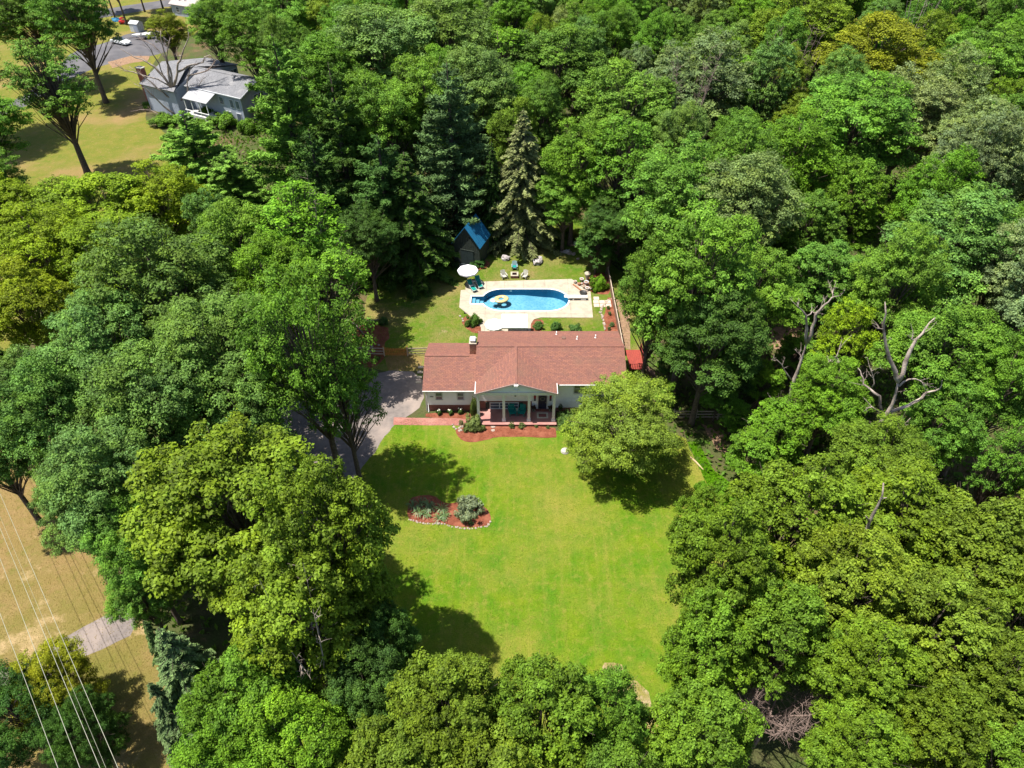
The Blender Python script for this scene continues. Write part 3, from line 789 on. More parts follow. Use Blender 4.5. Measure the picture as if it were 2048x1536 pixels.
def parasol(loc, r0, h, label, n=8, m=None, tilt=0.0):
    r = empty('parasol', loc, label, 'parasol', None)
    MB().tube([(0,0,0),(0,0,h+0.05)],0.03,8).build('pole', white, r)
    MB().lathe((0,0,0),[(0.28,0),(0.28,0.08),(0.06,0.14)],14).build('base', conc2, r)
    mb = MB(); vs = [(0,0,h)]
    for k in range(n):
        for q, rr, zz in ((0,r0,h-0.42),(0.5,r0*0.94,h-0.43)):
            t = 2*math.pi*(k+q)/n; vs.append((rr*math.cos(t), rr*math.sin(t), zz))
    N2 = 2*n
    vs += [(p[0]*1.0,p[1]*1.0,p[2]-0.2) for p in vs[1:]]
    fs = [(0,1+i,1+(i+1)%N2) for i in range(N2)]+[(1+i,1+N2+i,1+N2+(i+1)%N2,1+(i+1)%N2) for i in range(N2)]
    mb.add(vs, fs); mb.build('canopy', m or canvas, r)
    for k in range(n):
        t = 2*math.pi*k/n
        MB().bar((0,0,h-0.06),(r0*0.97*math.cos(t),r0*0.97*math.sin(t),h-0.45),0.02).build('rib', white, r)
    MB().lathe((0,0,h),[(0.05,0),(0.03,0.1)],8).build('finial', white, r)
    return r
parasol(G(937,569)+Vector((0,0,0.06)), 1.33, 2.55, 'white fabric parasol over the loungers at the pool corner', 8, mat('lilac_canvas',(0.70,0.68,0.74),(0.66,0.63,0.70),2,0.8))
parasol(Vector((-2.05,66.1,0.06)), 1.15, 2.2, 'round white parasol behind the house, left of the square canopy', 8)
cn = empty('patio_canopy', (0.3,66.3,0.06), 'large square white canopy on the patio behind the house', 'canopy')
MB().add([(-1.5,-1.3,2.15),(1.5,-1.3,2.15),(1.5,1.3,2.15),(-1.5,1.3,2.15),(0,0,2.5),(-1.5,-1.3,1.95),(1.5,-1.3,1.95),(1.5,1.3,1.95),(-1.5,1.3,1.95)],[(0,1,4),(1,2,4),(2,3,4),(3,0,4),(5,6,1,0),(6,7,2,1),(7,8,3,2),(8,5,0,3)]).build('canopy', canvas, cn)
for a in (-1,1):
    for b in (-1,1): MB().tube([(a*1.46,b*1.26,0),(a*1.46,b*1.26,2.15)],0.03).build('post', dark_metal, cn)
MB().tube([(0,-0.0,2.45),(0,0,2.62)],0.02).build('finial', dark_metal, cn)
pt = empty('patio_table', (-2.05,66.0,0.06), 'dark round table under the round parasol behind the house', 'table')
MB().lathe((0,0,0.7),[(0.55,0),(0.55,0.04)],18).build('table_top', dark_metal, pt)
MB().lathe((0,0,0),[(0.3,0),(0.05,0.1),(0.05,0.7)],10).build('pedestal', dark_metal, pt)

# fire pit with its three chairs
fp = empty('fire_pit', G(1029,553), 'square brick fire pit with pale rim behind the pool', 'fire pit')
for x0,x1,y0,y1 in ((-0.5,0.5,-0.5,-0.3),(-0.5,0.5,0.3,0.5),(-0.5,-0.3,-0.298,0.298),(0.3,0.5,-0.298,0.298)):
    MB().box(x0,x1,y0,y1,0,0.36).build('brick_side', brick_red, fp)
    MB().box(x0-0.01,x1+0.01,y0-0.01,y1+0.01,0.362,0.42).build('rim_stone', conc, fp)
MB().box(-0.29,0.29,-0.29,0.29,0.02,0.14).build('ash', mat('ash',(0.05,0.045,0.04)), fp)
adirondack('garden_chair', G(1029,538)+Vector((0,0,0)), R(180)*0, 'green cushioned chair behind the brick fire pit', mat('blue_grey_paint',(0.18,0.28,0.32)), cushion=teal)
adirondack('garden_chair', G(1008,556), R(20), 'grey slatted chair left of the brick fire pit', wood_grey)
adirondack('garden_chair', G(1049,556), R(-20), 'grey slatted chair right of the brick fire pit', wood_grey)

# rock garden pots by the deck corner
rg = random.Random(8)
pots = [(1150,567,.22,(0.45,0.42,0.40),'pale'),(1158,571,.2,(0.36,0.13,0.07),'terracotta'),(1163,563,.26,(0.5,0.5,0.52),'grey'),(1168,577,.24,(0.4,0.36,0.3),'tan'),(1174,581,.26,(0.5,0.5,0.5),'light grey'),(1172,570,.3,(0.46,0.47,0.5),'blue grey'),(1180,580,.2,(0.6,0.55,0.5),'cream')]
for i,(u,v,s,c,w) in enumerate(pots):
    t = empty('plant_pot', G(u,v), ['%s pot at the left end of the pot row on the deck corner','%s pot beside the timber edge of the deck corner','%s pot at the back of the deck corner pot row','%s pot in the middle of the deck corner row','%s pot at the front of the deck corner row','%s tall pot by the urn at the deck corner','%s pot nearest the corner shrub'][i] % w, 'plant pot', 'pots at the deck corner')
    MB().lathe((0,0,0),[(s*.7,0),(s,s*1.6),(s*1.08,s*1.6),(s*1.08,s*1.75),(s*.9,s*1.75),(s*.85,s*1.55)],14).build('pot', mat('pot_'+w.replace(' ','_'),c), t)
    MB().lathe((0,0,0),[(s*.84,s*1.5),(s*.84,s*1.56)],12).build('soil', soil_m, t)
t = empty('stone_urn', G(1174,561), 'tall white urn at the back corner of the pool deck', 'urn')
MB().lathe((0,0,0),[(0.28,0),(0.2,0.15),(0.22,0.5),(0.38,1.0),(0.4,1.15),(0.3,1.15)],16).build('body', conc, t)
tb = MB().bar(G(1146,570)+Vector((0,0,.1)),G(1172,590)+Vector((0,0,.1)),0.16,0.2).build('landscape_timber', mat('rust_timber',(0.30,0.14,0.07)))
tag(tb,'rusty timber edging the cut corner of the pool deck','timber')
edging('jumble of rocks in the planting at the deck corner', px((1155,566),(1166,572),(1178,582),(1184,574),(1176,566)), 0.35, 0.2, 9, 0.25)
t = empty('planter_bowl', G(1166,588), 'wide dark bowl planter at the deck corner tip', 'planter')
MB().lathe((0,0,0),[(0.25,0),(0.45,0.25),(0.48,0.3),(0.42,0.3),(0.38,0.24)],16).build('bowl', dark_metal, t)
for i,(x,lb) in enumerate(((2.25,'planter with dark plant left of the front door'),(4.0,'planter with dark plant right of the front door'))):
    t = empty('door_planter', (x,53.2,0.302), lb, 'planter', 'planters beside the front door')
    MB().lathe((0,0,0),[(0.14,0),(0.2,0.32),(0.22,0.36),(0.18,0.36)],14).build('pot', mat('pot_sage',(0.26,0.28,0.2)), t)

# ---------------------------------------------------------------- shed
A = onY(930,454,81.6); zA = A.z
Bk = G(951,428,zA)
ax = Vector((Bk.x-A.x, Bk.y-A.y, 0)); Ls = ax.length; ang = math.atan2(ax.y, ax.x)-math.pi/2
shed = empty('garden_shed', (A.x,A.y,0), 'dark green board shed with steep blue metal roof', 'shed', rz=ang)
W2, ZEv = 1.85, onY(961,488,81.6).z
ZEv = max(2.4, min(ZEv, zA-2.0))
sh = mat('shed_boards',(0.035,0.045,0.036),(0.024,0.032,0.027),3,0.85)
for i in range(14):
    x = -W2+i*2*W2/14
    ht = lambda xx: ZEv+(zA-ZEv)*(1-abs(xx)/W2)-0.06
    mb = MB().add([(x+.01,0.1,0.1),(x+2*W2/14-.01,0.1,0.1),(x+2*W2/14-.01,0.1,ht(x+2*W2/14)),(x+.01,0.1,ht(x)),(x+.01,0.14,0.1),(x+2*W2/14-.01,0.14,0.1),(x+2*W2/14-.01,0.14,ht(x+2*W2/14)),(x+.01,0.14,ht(x))],[(0,1,2,3),(1,5,6,2),(4,0,3,7)])
    mb.build('board', sh, shed)
MB().box(-W2,-W2+.1,0.14,Ls-.1,0.1,ZEv-.05).box(W2-.1,W2,0.14,Ls-.1,0.1,ZEv-.05).box(-W2+.1,W2-.1,0.16,Ls-.1,0.1,ZEv-.06).build('wall', sh, shed)
bl_m = mat('blue_metal',(0.018,0.15,0.29),(0.018,0.125,0.25),1.5,0.4,0.5)
dR = Vector((W2+.2,0,ZEv-(zA-ZEv)*.2/W2)); 
for s in (-1,1):
    r = MB().add([(0,-0.15,zA),(s*(W2+.2),-0.15,dR.z),(s*(W2+.2),Ls+.1,dR.z),(0,Ls+.1,zA),(0,-0.15,zA-.05),(s*(W2+.2),-0.15,dR.z-.05),(s*(W2+.2),Ls+.1,dR.z-.05),(0,Ls+.1,zA-.05)],[(0,1,2,3),(7,6,5,4),(0,4,5,1),(1,5,6,2)]).build('roof', bl_m, shed)
    n = 9
    for k in range(n+1):
        y = -0.13+k*(Ls+.2)/n
        MB().bar((0,y,zA+.02),(s*(W2+.2),y,dR.z+.02),0.03,0.05).build('standing_seam', bl_m, r)
d = MB().box(-0.75,0.1,0.05,0.098,0.15,2.2).box(0.12,0.97,0.05,0.098,0.15,2.2).build('door', mat('shed_door',(0.03,0.045,0.045)), shed)
MB().box(-0.85,1.07,0.03,0.096,2.21,2.32).build('lintel', sh, d)
MB().box(-0.9,1.1,-1.2,0.03,0.0,0.12).build('ramp', mat('ramp_wood',(0.07,0.09,0.10)), shed)
t = empty('garden_shovel', G(972,505), 'shovel leaning on the right side of the dark shed', 'shovel')
MB().tube([(0,0,0.25),(-0.35,0.3,1.5)],0.02).build('handle', wood_pale, t)
MB().add([(-0.1,-0.02,0.3),(0.1,-0.02,0.3),(0.08,-0.1,0.0),(-0.08,-0.1,0.0),(0,-0.12,-0.0)],[(0,1,2,4,3)]).build('blade', bl_m, t)

# ---------------------------------------------------------------- fences
def rail_fence(label, pts, h=1.1, rails=3, gap=2.4, m=None):
    m = m or wood_pale
    r = empty('rail_fence', (pts[0][0],pts[0][1],0), label, 'fence')
    o = Vector((pts[0][0],pts[0][1],0))
    for i in range(len(pts)-1):
        p, q = Vector((*pts[i][:2],0))-o, Vector((*pts[i+1][:2],0))-o
        n = max(1, round((q-p).length/gap))
        for j in range(n+1):
            if i and j == 0: continue
            c = p.lerp(q, j/n); MB().box(c.x-.07,c.x+.07,c.y-.07,c.y+.07,0,h+.15).build('post', m, r)
        for j in range(n):
            a, b = p.lerp(q, j/n), p.lerp(q, (j+1)/n)
            for k in range(rails):
                z = h*(k+0.7)/rails
                MB().bar(a+Vector((0,0,z)), b+Vector((0,0,z+.02)), 0.05, 0.12).build('rail', m, r)
    return r
g0, g1 = G(770,712), G(815,712)
rail_fence('pale split rail fence from the gate left to the corner post', [G(712,710), g0-Vector((.05,0,0))], 1.2)
rail_fence('pale split rail fence between the gate and the house', [g1+Vector((.05,0,0)), Vector((-9.3,62.6,0))], 1.2)
rail_fence('shaded rail fence running back left into the trees', [G(712,709)+Vector((-.1,.2,0)), G(680,680), G(640,655)], 1.2, m=wood_brown)
rail_fence('three rail fence in shade right of the maple', [G(1345,838), G(1480,838)], 1.2, m=wood_pale)
rail_fence('short rail fence turning back beside the sapling', [G(1482,838), G(1510,815)], 1.2, m=wood_brown)
gt = empty('picket_gate', g0, 'orange stained wooden picket gate with a dipped top', 'gate')
Lg = (g1-g0).length
n = 15
for k in range(n):
    x = 0.06+k*(Lg-.12)/(n-1); hh = 1.28-0.18*math.sin(math.pi*k/(n-1))
    MB().add([(x-.055,-.02,.08),(x+.055,-.02,.08),(x+.055,-.02,hh),(x,-.02,hh+.07),(x-.055,-.02,hh),(x-.055,.0,.08),(x+.055,.0,.08),(x+.055,.0,hh),(x,.0,hh+.07),(x-.055,.0,hh)],[(0,1,2,3,4),(9,8,7,6,5),(0,5,6,1),(1,6,7,2),(2,7,8,3),(3,8,9,4),(4,9,5,0)]).build('picket', wood_orange, gt)
MB().box(0.02,Lg-.02,.005,.05,.25,.36).box(0.02,Lg-.02,.005,.05,.85,.96).build('cross_rail', wood_orange, gt)
MB().bar((0.05,.06,.3),(Lg*.48,.06,.9),.02,.09).bar((Lg*.52,.06,.3),(Lg-.05,.06,.9),.02,.09).build('brace', wood_orange, gt)
for x in (-.06,Lg+.06): MB().box(x-.07,x+.07,-.05,.09,0,1.4).build('post', wood_orange, gt)
# brown plank fence at the right of the pool
f0, f1 = Vector((12.55,79.2,0)), Vector((12.65,62.6,0))
pf = empty('plank_fence', f0, 'brown plank fence right of the pool lawn', 'fence')
n = 110
dv = (f1-f0)
for k in range(n):
    c = dv*((k+.5)/n)
    o = MB().box(-.013,.013,-.07,.07,0.04,1.16+0.03*math.sin(k*1.7)).build('plank', wood_brown, pf, c) if k == 0 else link('plank', pl_me, pf, c)
    if k == 0: pl_me = o.data
for k in range(8):
    c = dv*(k/7)
    MB().box(c.x+.02,c.x+.12,c.y-.06,c.y+.06,0,1.3).build('post', wood_pale, pf)
for z in (.35,.95): MB().bar(Vector((.04,0,z)),dv+Vector((.04,0,z)),.04,.09).build('rail', wood_pale, pf)
MB().bar(Vector((.0,0,1.22)),dv+Vector((.0,0,1.22)),.10,.04).build('cap_rail', wood_pale, pf)
lg = MB().tube([G(1380,915)+Vector((0,0,.1)),G(1392,926)+Vector((0,0,.13)),G(1406,941)+Vector((0,0,.12))],[.07,.09,.06],8).build('log', mat('pale_log',(0.5,0.36,0.2)))
tag(lg,'pale fallen log on the grass right of the maple','log')
for i,(a,b) in enumerate((((668,672),(712,704)),((690,640),(730,672)),((708,662),(760,640)))):
    p, q = G(*a), G(*b)
    lg = MB().tube([p+Vector((0,0,.15)),p.lerp(q,.5)+Vector((0,.2,.5)),q+Vector((0,0,.12))],[.09,.1,.04],7).build('fallen_branch', deadwood)
    tag(lg,['grey fallen branch against the corner fence post','thin fallen branch arching over the brush heap','long grey log at the far side of the brush heap'][i],'branch')

# ---------------------------------------------------------------- neighbour's house
nb_wall = mat('grey_board_siding',(0.33,0.36,0.42),(0.29,0.32,0.38),2,0.7)
pA, pB = G(481,197,5.2), G(554,164,5.2)
gd = Vector((pB.x-pA.x,pB.y-pA.y,0)); Wn = gd.length; gdn = gd.normalized()
angn = math.atan2(gdn.y,gdn.x)                          # local x along the gable end, local y away (up left)
nb = empty('neighbour_house', (pA.x,pA.y,0), 'grey sided house with grey shingle roof at upper left', 'house', rz=angn)
Ln, ze, zp = 16.5, 5.2, 6.9
MB().box(.4,Wn-.4,.5,Ln,-.2,ze-.1).build('wall', nb_wall, nb)
tri = MB().add([(.4,.5,ze-.1),(Wn-.4,.5,ze-.1),(Wn/2,.5,zp-.2)],[(0,1,2)]); tri.build('gable_wall', nb_wall, nb)
nbt = mat('pale_trim',(0.62,0.64,0.66))
for k in range(int((Wn-.8)/.4)):
    x = .5+k*.4; zt2 = ze-.1+(zp-.2-ze+.1)*(1-abs(x-Wn/2)/(Wn/2-.4))
    MB().box(x-.02,x+.02,.47,.499,2.4,zt2).build('batten', nb_wall, nb)
slope('roof',(0,Ln,ze),(0,0,ze),(Wn/2,0,zp),(Wn/2,Ln,zp),shingle_g,nb,.2)
slope('roof',(Wn,0,ze),(Wn,Ln,ze),(Wn/2,Ln,zp),(Wn/2,0,zp),shingle_g,nb,.2)
MB().bar((Wn/2,-.02,zp+.03),(Wn/2,Ln,zp+.03),.28,.03).build('ridge_cap', shingle_g, nb)
MB().bar((0,-.03,ze-.07),(Wn/2,-.03,zp-.07),.04,.2).bar((Wn,-.03,ze-.07),(Wn/2,-.03,zp-.07),.04,.2).bar((-.05,0,ze-.05),(-.05,Ln,ze-.05),.1,.14).build('trim', nbt, nb)
window(nb,Wn*.36,Wn*.62,2.55,4.55,.47,1,fm=white,cols=2)
MB().add([(Wn/2-.3,.46,5.9),(Wn/2+.3,.46,5.9),(Wn/2,.46,6.5)],[(0,1,2)]).build('gable_vent', nbt, nb)
def sidewin(y0,y1,z0,z1):
    w = MB().box(.33,.39,y0-.08,y1+.08,z0-.08,z1+.08).build('window', white, nb)
    MB().box(.31,.328,y0,y1,z0,z1).build('pane', glass, w)
for y0,y1,z0,z1 in ((1.2,2.0,2.9,4.3),(2.6,3.4,2.9,4.3),(5.0,5.9,3.2,4.4),(1.4,2.4,.6,2.0),(3.8,4.8,.6,2.0),(12.5,13.4,3.2,4.4)): sidewin(y0,y1,z0,z1)
MB().tube([(.2,.3,ze-.1),(.3,.45,ze-.4),(.3,.45,.1)],.05).build('downspout', nbt, nb)
# sunroom / porch on the lawn side
slope('porch_roof',(-2.6,12.2,4.0),(-2.6,6.2,4.0),(.1,6.2,ze-.15),(.1,12.2,ze-.15),mat('pale_roofing',(0.30,0.30,0.315),(0.25,0.25,0.265),1,0.8),nb,.4)
for y in (6.4,8.3,10.2,12.0): MB().box(-2.5,-2.38,y-.06,y+.06,1.2,4.0).build('porch_post', white, nb)
MB().box(-2.6,.3,6.2,12.2,0,1.2).build('porch_base', mat('stucco',(0.55,0.53,0.5)), nb)
MB().box(-2.62,-2.5,6.2,12.2,1.9,2.02).box(-2.62,-2.5,6.2,12.2,1.21,1.3).build('porch_railing', white, nb)
# cross wing at the back with its own gable
slope('wing_roof',(-3.0,22.5,5.0),(-3.0,Ln-3,5.0),(3.3,Ln-.5,7.2),(3.3,22.5,7.2),shingle_g,nb,.2)
slope('wing_roof',(Wn+4.4,Ln-3,5.0),(Wn+4.4,22.5,5.0),(3.3,22.5,7.2),(3.3,Ln-.5,7.2),shingle_g,nb,.2)
MB().box(-2.5,Wn+3.9,Ln-2.5,22.2,-.2,4.9).build('wing_wall', nb_wall, nb)
MB().add([(-2.5,Ln-2.5,4.9),(Wn+3.9,Ln-2.5,4.9),(3.3,Ln-2.5,6.9)],[(0,1,2)]).build('gable_wall', nb_wall, nb)
for k in range(3):
    x = Wn+.7+k*1.0
    w = MB().box(x-.08,x+.88,Ln-2.58,Ln-2.51,1.9,4.6).build('window', white, nb); MB().box(x,x+.8,Ln-2.61,Ln-2.59,2.0,4.5).build('pane', glass, w)
chn = MB().box(-1.6,-.7,22.6,24.0,0,7.2).build('chimney', brick_red, nb)
MB().box(-1.7,-.6,22.5,24.1,7.2,7.32).build('crown', conc2, chn)
# deck by the sliding door
ndk = empty('neighbour_deck', (pA.x,pA.y,0), 'brown raised deck at the gable end of the grey house', 'deck', rz=angn)
for i in range(10): MB().box(1.2,Wn-.6,-2.4+i*.28,-2.14+i*.28,2.3,2.36).build('plank', wood_brown, ndk)
MB().box(1.2,Wn-.6,-2.42,-2.36,3.2,3.28).box(1.2,1.26,-2.4,.3,3.2,3.28).build('handrail', wood_brown, ndk)
for i in range(7): MB().box(1.2+i*(Wn-1.9)/6,1.28+i*(Wn-1.9)/6,-2.41,-2.33,0,3.2).build('post', wood_brown, ndk)

# ---------------------------------------------------------------- vehicles and yard things by the neighbour's drive
carpaint = mat('white_car_paint',(0.78,0.78,0.76),(0.74,0.74,0.72),1,0.25,0.6)
rubber = mat('rubber',(0.02,0.02,0.02)); chrome = mat('steel',(0.5,0.5,0.5),None,3,0.3,0.5,metal=0.9)
def car(loc, rz, label, body_m, top_m):
    r = empty('parked_car', loc, label, 'car', 'cars on the neighbour drive', rz)
    prof = [(-2.55,.35),(-2.6,.62),(-2.45,.86),(-1.5,.95),(1.0,.95),(2.3,.82),(2.55,.6),(2.5,.35)]
    n = len(prof); mb = MB()
    vs = [(x,s*(.9 if z>.5 else .86),z) for s in (-1,1) for x,z in prof]
    fs = [tuple(range(n)),tuple(range(2*n-1,n-1,-1))]+[(i,n+i,n+(i+1)%n,(i+1)%n) for i in range(n)]
    bevel(mb.add(vs,fs).build('body', body_m, r),.06,2)
    bevel(MB().add([(-1.7,-.78,.95),(1.0,-.78,.95),(1.0,.78,.95),(-1.7,.78,.95),(-1.15,-.62,1.36),(.25,-.62,1.36),(.25,.62,1.36),(-1.15,.62,1.36)],[(4,5,6,7),(0,1,5,4),(1,2,6,5),(2,3,7,6),(3,0,4,7)]).build('windows', glass, r),.04)
    bevel(MB().box(-1.2,.28,-.63,.63,1.365,1.41).build('roof', top_m, r),.02)
    for x in (-1.6,1.55):
        for s in (-1,1):
            w = MB().tube([(x,s*.92,.33),(x,s*.70,.33)],.33,14).build('wheel', rubber, r)
            MB().tube([(x,s*.93,.33),(x,s*.90,.33)],.19,10).build('rim', chrome, w)
    for s in (-1,1):
        MB().box(2.50,2.57,s*.62-.18,s*.62+.18,.56,.7).build('headlight', glass, r)
        MB().box(-2.63,-2.57,s*.62-.2,s*.62+.2,.62,.76).build('taillight', red_paint, r)
    MB().box(2.52,2.62,-.85,.85,.36,.5).build('bumper', body_m, r)
    MB().box(.95,1.05,-.98,-.86,.95,1.05).box(.95,1.05,.86,.98,.95,1.05).build('mirror', body_m, r)
    return r
car(G(243,88)+Vector((0,0,.014)), R(-28), 'long white convertible with dark top on the neighbour drive', carpaint, mat('black_vinyl',(0.03,0.03,0.032)))
def boat(loc, rz):
    r = empty('trailer_boat', loc, 'white boat on a trailer behind the white convertible', 'boat', rz=rz)
    secs = [(-2.2,.85,.5),(-.5,.9,.5),(1.2,.75,.55),(2.4,.1,.8)]
    vs, fs = [], []
    for x,w,zb in secs: vs += [(x,-w,1.15),(x,-w*.55,zb),(x,w*.55,zb),(x,w,1.15)]
    for i in range(3):
        for k in range(3): fs.append((i*4+k,i*4+k+1,i*4+4+k+1,i*4+4+k))
    fs.append((0,1,2,3))
    MB().add(vs,fs).build('hull', carpaint, r)
    MB().add([(v[0],v[1]*.92,1.12) for i,v in enumerate(vs) if i%4 in (0,3)],[(0,1,3,2),(2,3,5,4),(4,5,7,6)]).build('deck', canvas, r)
    MB().add([(.6,-.6,1.15),(.6,.6,1.15),(.2,.55,1.6),(.2,-.55,1.6)],[(0,1,2,3)]).build('windscreen', glass, r)
    for s in (-1,1): MB().tube([(-.3,s*.95,.3),(-.3,s*.78,.3)],.3,12).build('wheel', rubber, r)
    MB().bar((-2,0,.42),(3.2,0,.42),.1).build('trailer_frame', dark_metal, r)
boat(G(288,78), R(-165))
t = empty('storage_shed', G(276,62), 'small grey white storage shed beyond the white convertible', 'shed', rz=R(-20))
MB().box(-1.2,1.2,-1,1,0,1.9).build('wall', mat('shed_white',(0.55,0.56,0.55)), t)
MB().add([(-1.3,-1.1,1.88),(1.3,-1.1,1.88),(1.3,1.1,1.88),(-1.3,1.1,1.88),(-1.3,0,2.4),(1.3,0,2.4)],[(0,1,5,4),(2,3,4,5),(0,4,3),(1,2,5)]).build('roof', mat('shed_roof_pale',(0.5,0.5,0.5)), t)
MB().box(-.1,1.0,-1.04,-1.003,.1,1.7).build('door', nb_wall, t)
for (u,v,c,w,n) in ((248,48,(0.55,0.02,0.015),'red','red play car beside the blue tarp on the far lawn'),(234,42,(0.02,0.16,0.3),'blue','blue tarp covered heap left of the red play car')):
    t = empty('play_car' if w=='red' else 'tarp_heap', G(u,v), n, 'play car' if w=='red' else 'tarp')
    if w == 'red':
        bevel(MB().box(-.9,.9,-.6,.6,.25,.9).build('body', mat('red_plastic',c), t),.15,3)
        bevel(MB().box(-.5,.5,-.55,.55,1.35,1.5).build('roof', mat('red_plastic',c), t),.06,2)
        for a in (-1,1):
            MB().bar((a*.45,-.5,.9),(a*.45,-.5,1.36),.08).bar((a*.45,.5,.9),(a*.45,.5,1.36),.08).build('pillar', mat('red_plastic',c), t)
            for b in (-1,1): MB().tube([(a*.55,b*.62,.25),(a*.55,b*.45,.25)],.25,10).build('wheel', rubber, t)
    else:
        o = link('tarp', STONES[2].copy(), t, (0,0,.3)); o.data.materials[0] = mat('blue_tarp',c); o.scale=(1.4,.9,1.0)
        o = link('heap', STONES[3].copy(), t, (.3,.2,.15)); o.data.materials[0] = mat('blue_tarp',c); o.scale=(1.0,1.0,.6)
fs = empty('distant_house', G(388,28), 'pale roofed house mostly hidden behind the far trees', 'house', rz=R(-25))
MB().box(-4,4,-3,3,0,2.8).build('wall', nb_wall, fs)
slope('roof',(-4.4,-3.4,2.7),(4.4,-3.4,2.7),(4.4,0,4.4),(-4.4,0,4.4),mat('pink_roofing',(0.36,0.31,0.31),(0.3,0.26,0.26),2,0.9),fs,.3)
slope('roof',(4.4,3.4,2.7),(-4.4,3.4,2.7),(-4.4,0,4.4),(4.4,0,4.4),MATS['pink_roofing'],fs,.3)
window(fs,-2.5,-1.5,1.0,2.1,-3.0); window(fs,1.0,2.2,1.0,2.1,-3.0)

# ---------------------------------------------------------------- overhead wires across the lower left
wire_m = mat('aluminium_wire',(0.32,0.32,0.25),(0.26,0.26,0.20),2,0.5,0.5,metal=0.3)
for i,(a,b,r0,z,lb) in enumerate((((0,987),(236,1536),.016,8.0,'rightmost bright overhead wire crossing the lower left corner'),((0,1056),(200,1536),.016,8.2,'second bright overhead wire from the right over the field'),((8,1052),(212,1536),.008,8.05,'thin faint wire running close beside the second bright wire'),((0,1117),(160,1536),.016,8.6,'third bright overhead wire from the right over the field'),((0,1227),(116,1536),.015,9.0,'leftmost overhead wire across the bottom left corner'))):
    p, q = G(*a, z), G(*b, z); d = q-p
    pts = []
    for k in range(41):
        s = -2.2+k*4.4/40
        pts.append(p+d*(s+.5)+Vector((0,0,.10*(s*s-.25))))
    w = MB().tube(pts, r0, 5, False).build('power_line', wire_m)
    tag(w, lb, 'power line', 'overhead wires')
# ---------------------------------------------------------------- foliage meshes
def leaf_mesh(name, pos, nrm, size, var, hue, rng, m, ratio=0.62, along=None, cup=0.0):
    """one small four-sided leaf per point"""
    n = len(pos)
    nrm = nrm/np.maximum(np.linalg.norm(nrm, axis=1, keepdims=True), 1e-6)
    t = rng.normal(size=(n,3)) if along is None else along + 0.25*rng.normal(size=(n,3))
    t -= nrm*np.sum(t*nrm, axis=1, keepdims=True)
    t /= np.maximum(np.linalg.norm(t, axis=1, keepdims=True), 1e-6)
    b = np.cross(nrm, t)
    L = (size*0.5)[:,None]; Wd = L*ratio
    v = np.empty((n,4,3), np.float32)
    v[:,0] = pos - t*L; v[:,1] = pos + b*Wd + t*L*0.1 + nrm*L*cup; v[:,2] = pos + t*L; v[:,3] = pos - b*Wd + t*L*0.1 + nrm*L*cup
    me = bpy.data.meshes.new(name)
    me.vertices.add(n*4); me.loops.add(n*4); me.polygons.add(n)
    me.vertices.foreach_set('co', v.ravel())
    me.loops.foreach_set('vertex_index', np.arange(n*4, dtype=np.int32))
    me.polygons.foreach_set('loop_start', np.arange(0, n*4, 4, dtype=np.int32))
    for nm, val in (('var', var), ('hue', hue)):
        a = me.attributes.new(nm, 'FLOAT', 'FACE'); a.data.foreach_set('value', np.clip(val,0,1).astype(np.float32))
    me.materials.append(m); me.update()
    return me
def unit(n, rng):
    d = rng.normal(size=(n,3)); return d/np.linalg.norm(d, axis=1, keepdims=True)
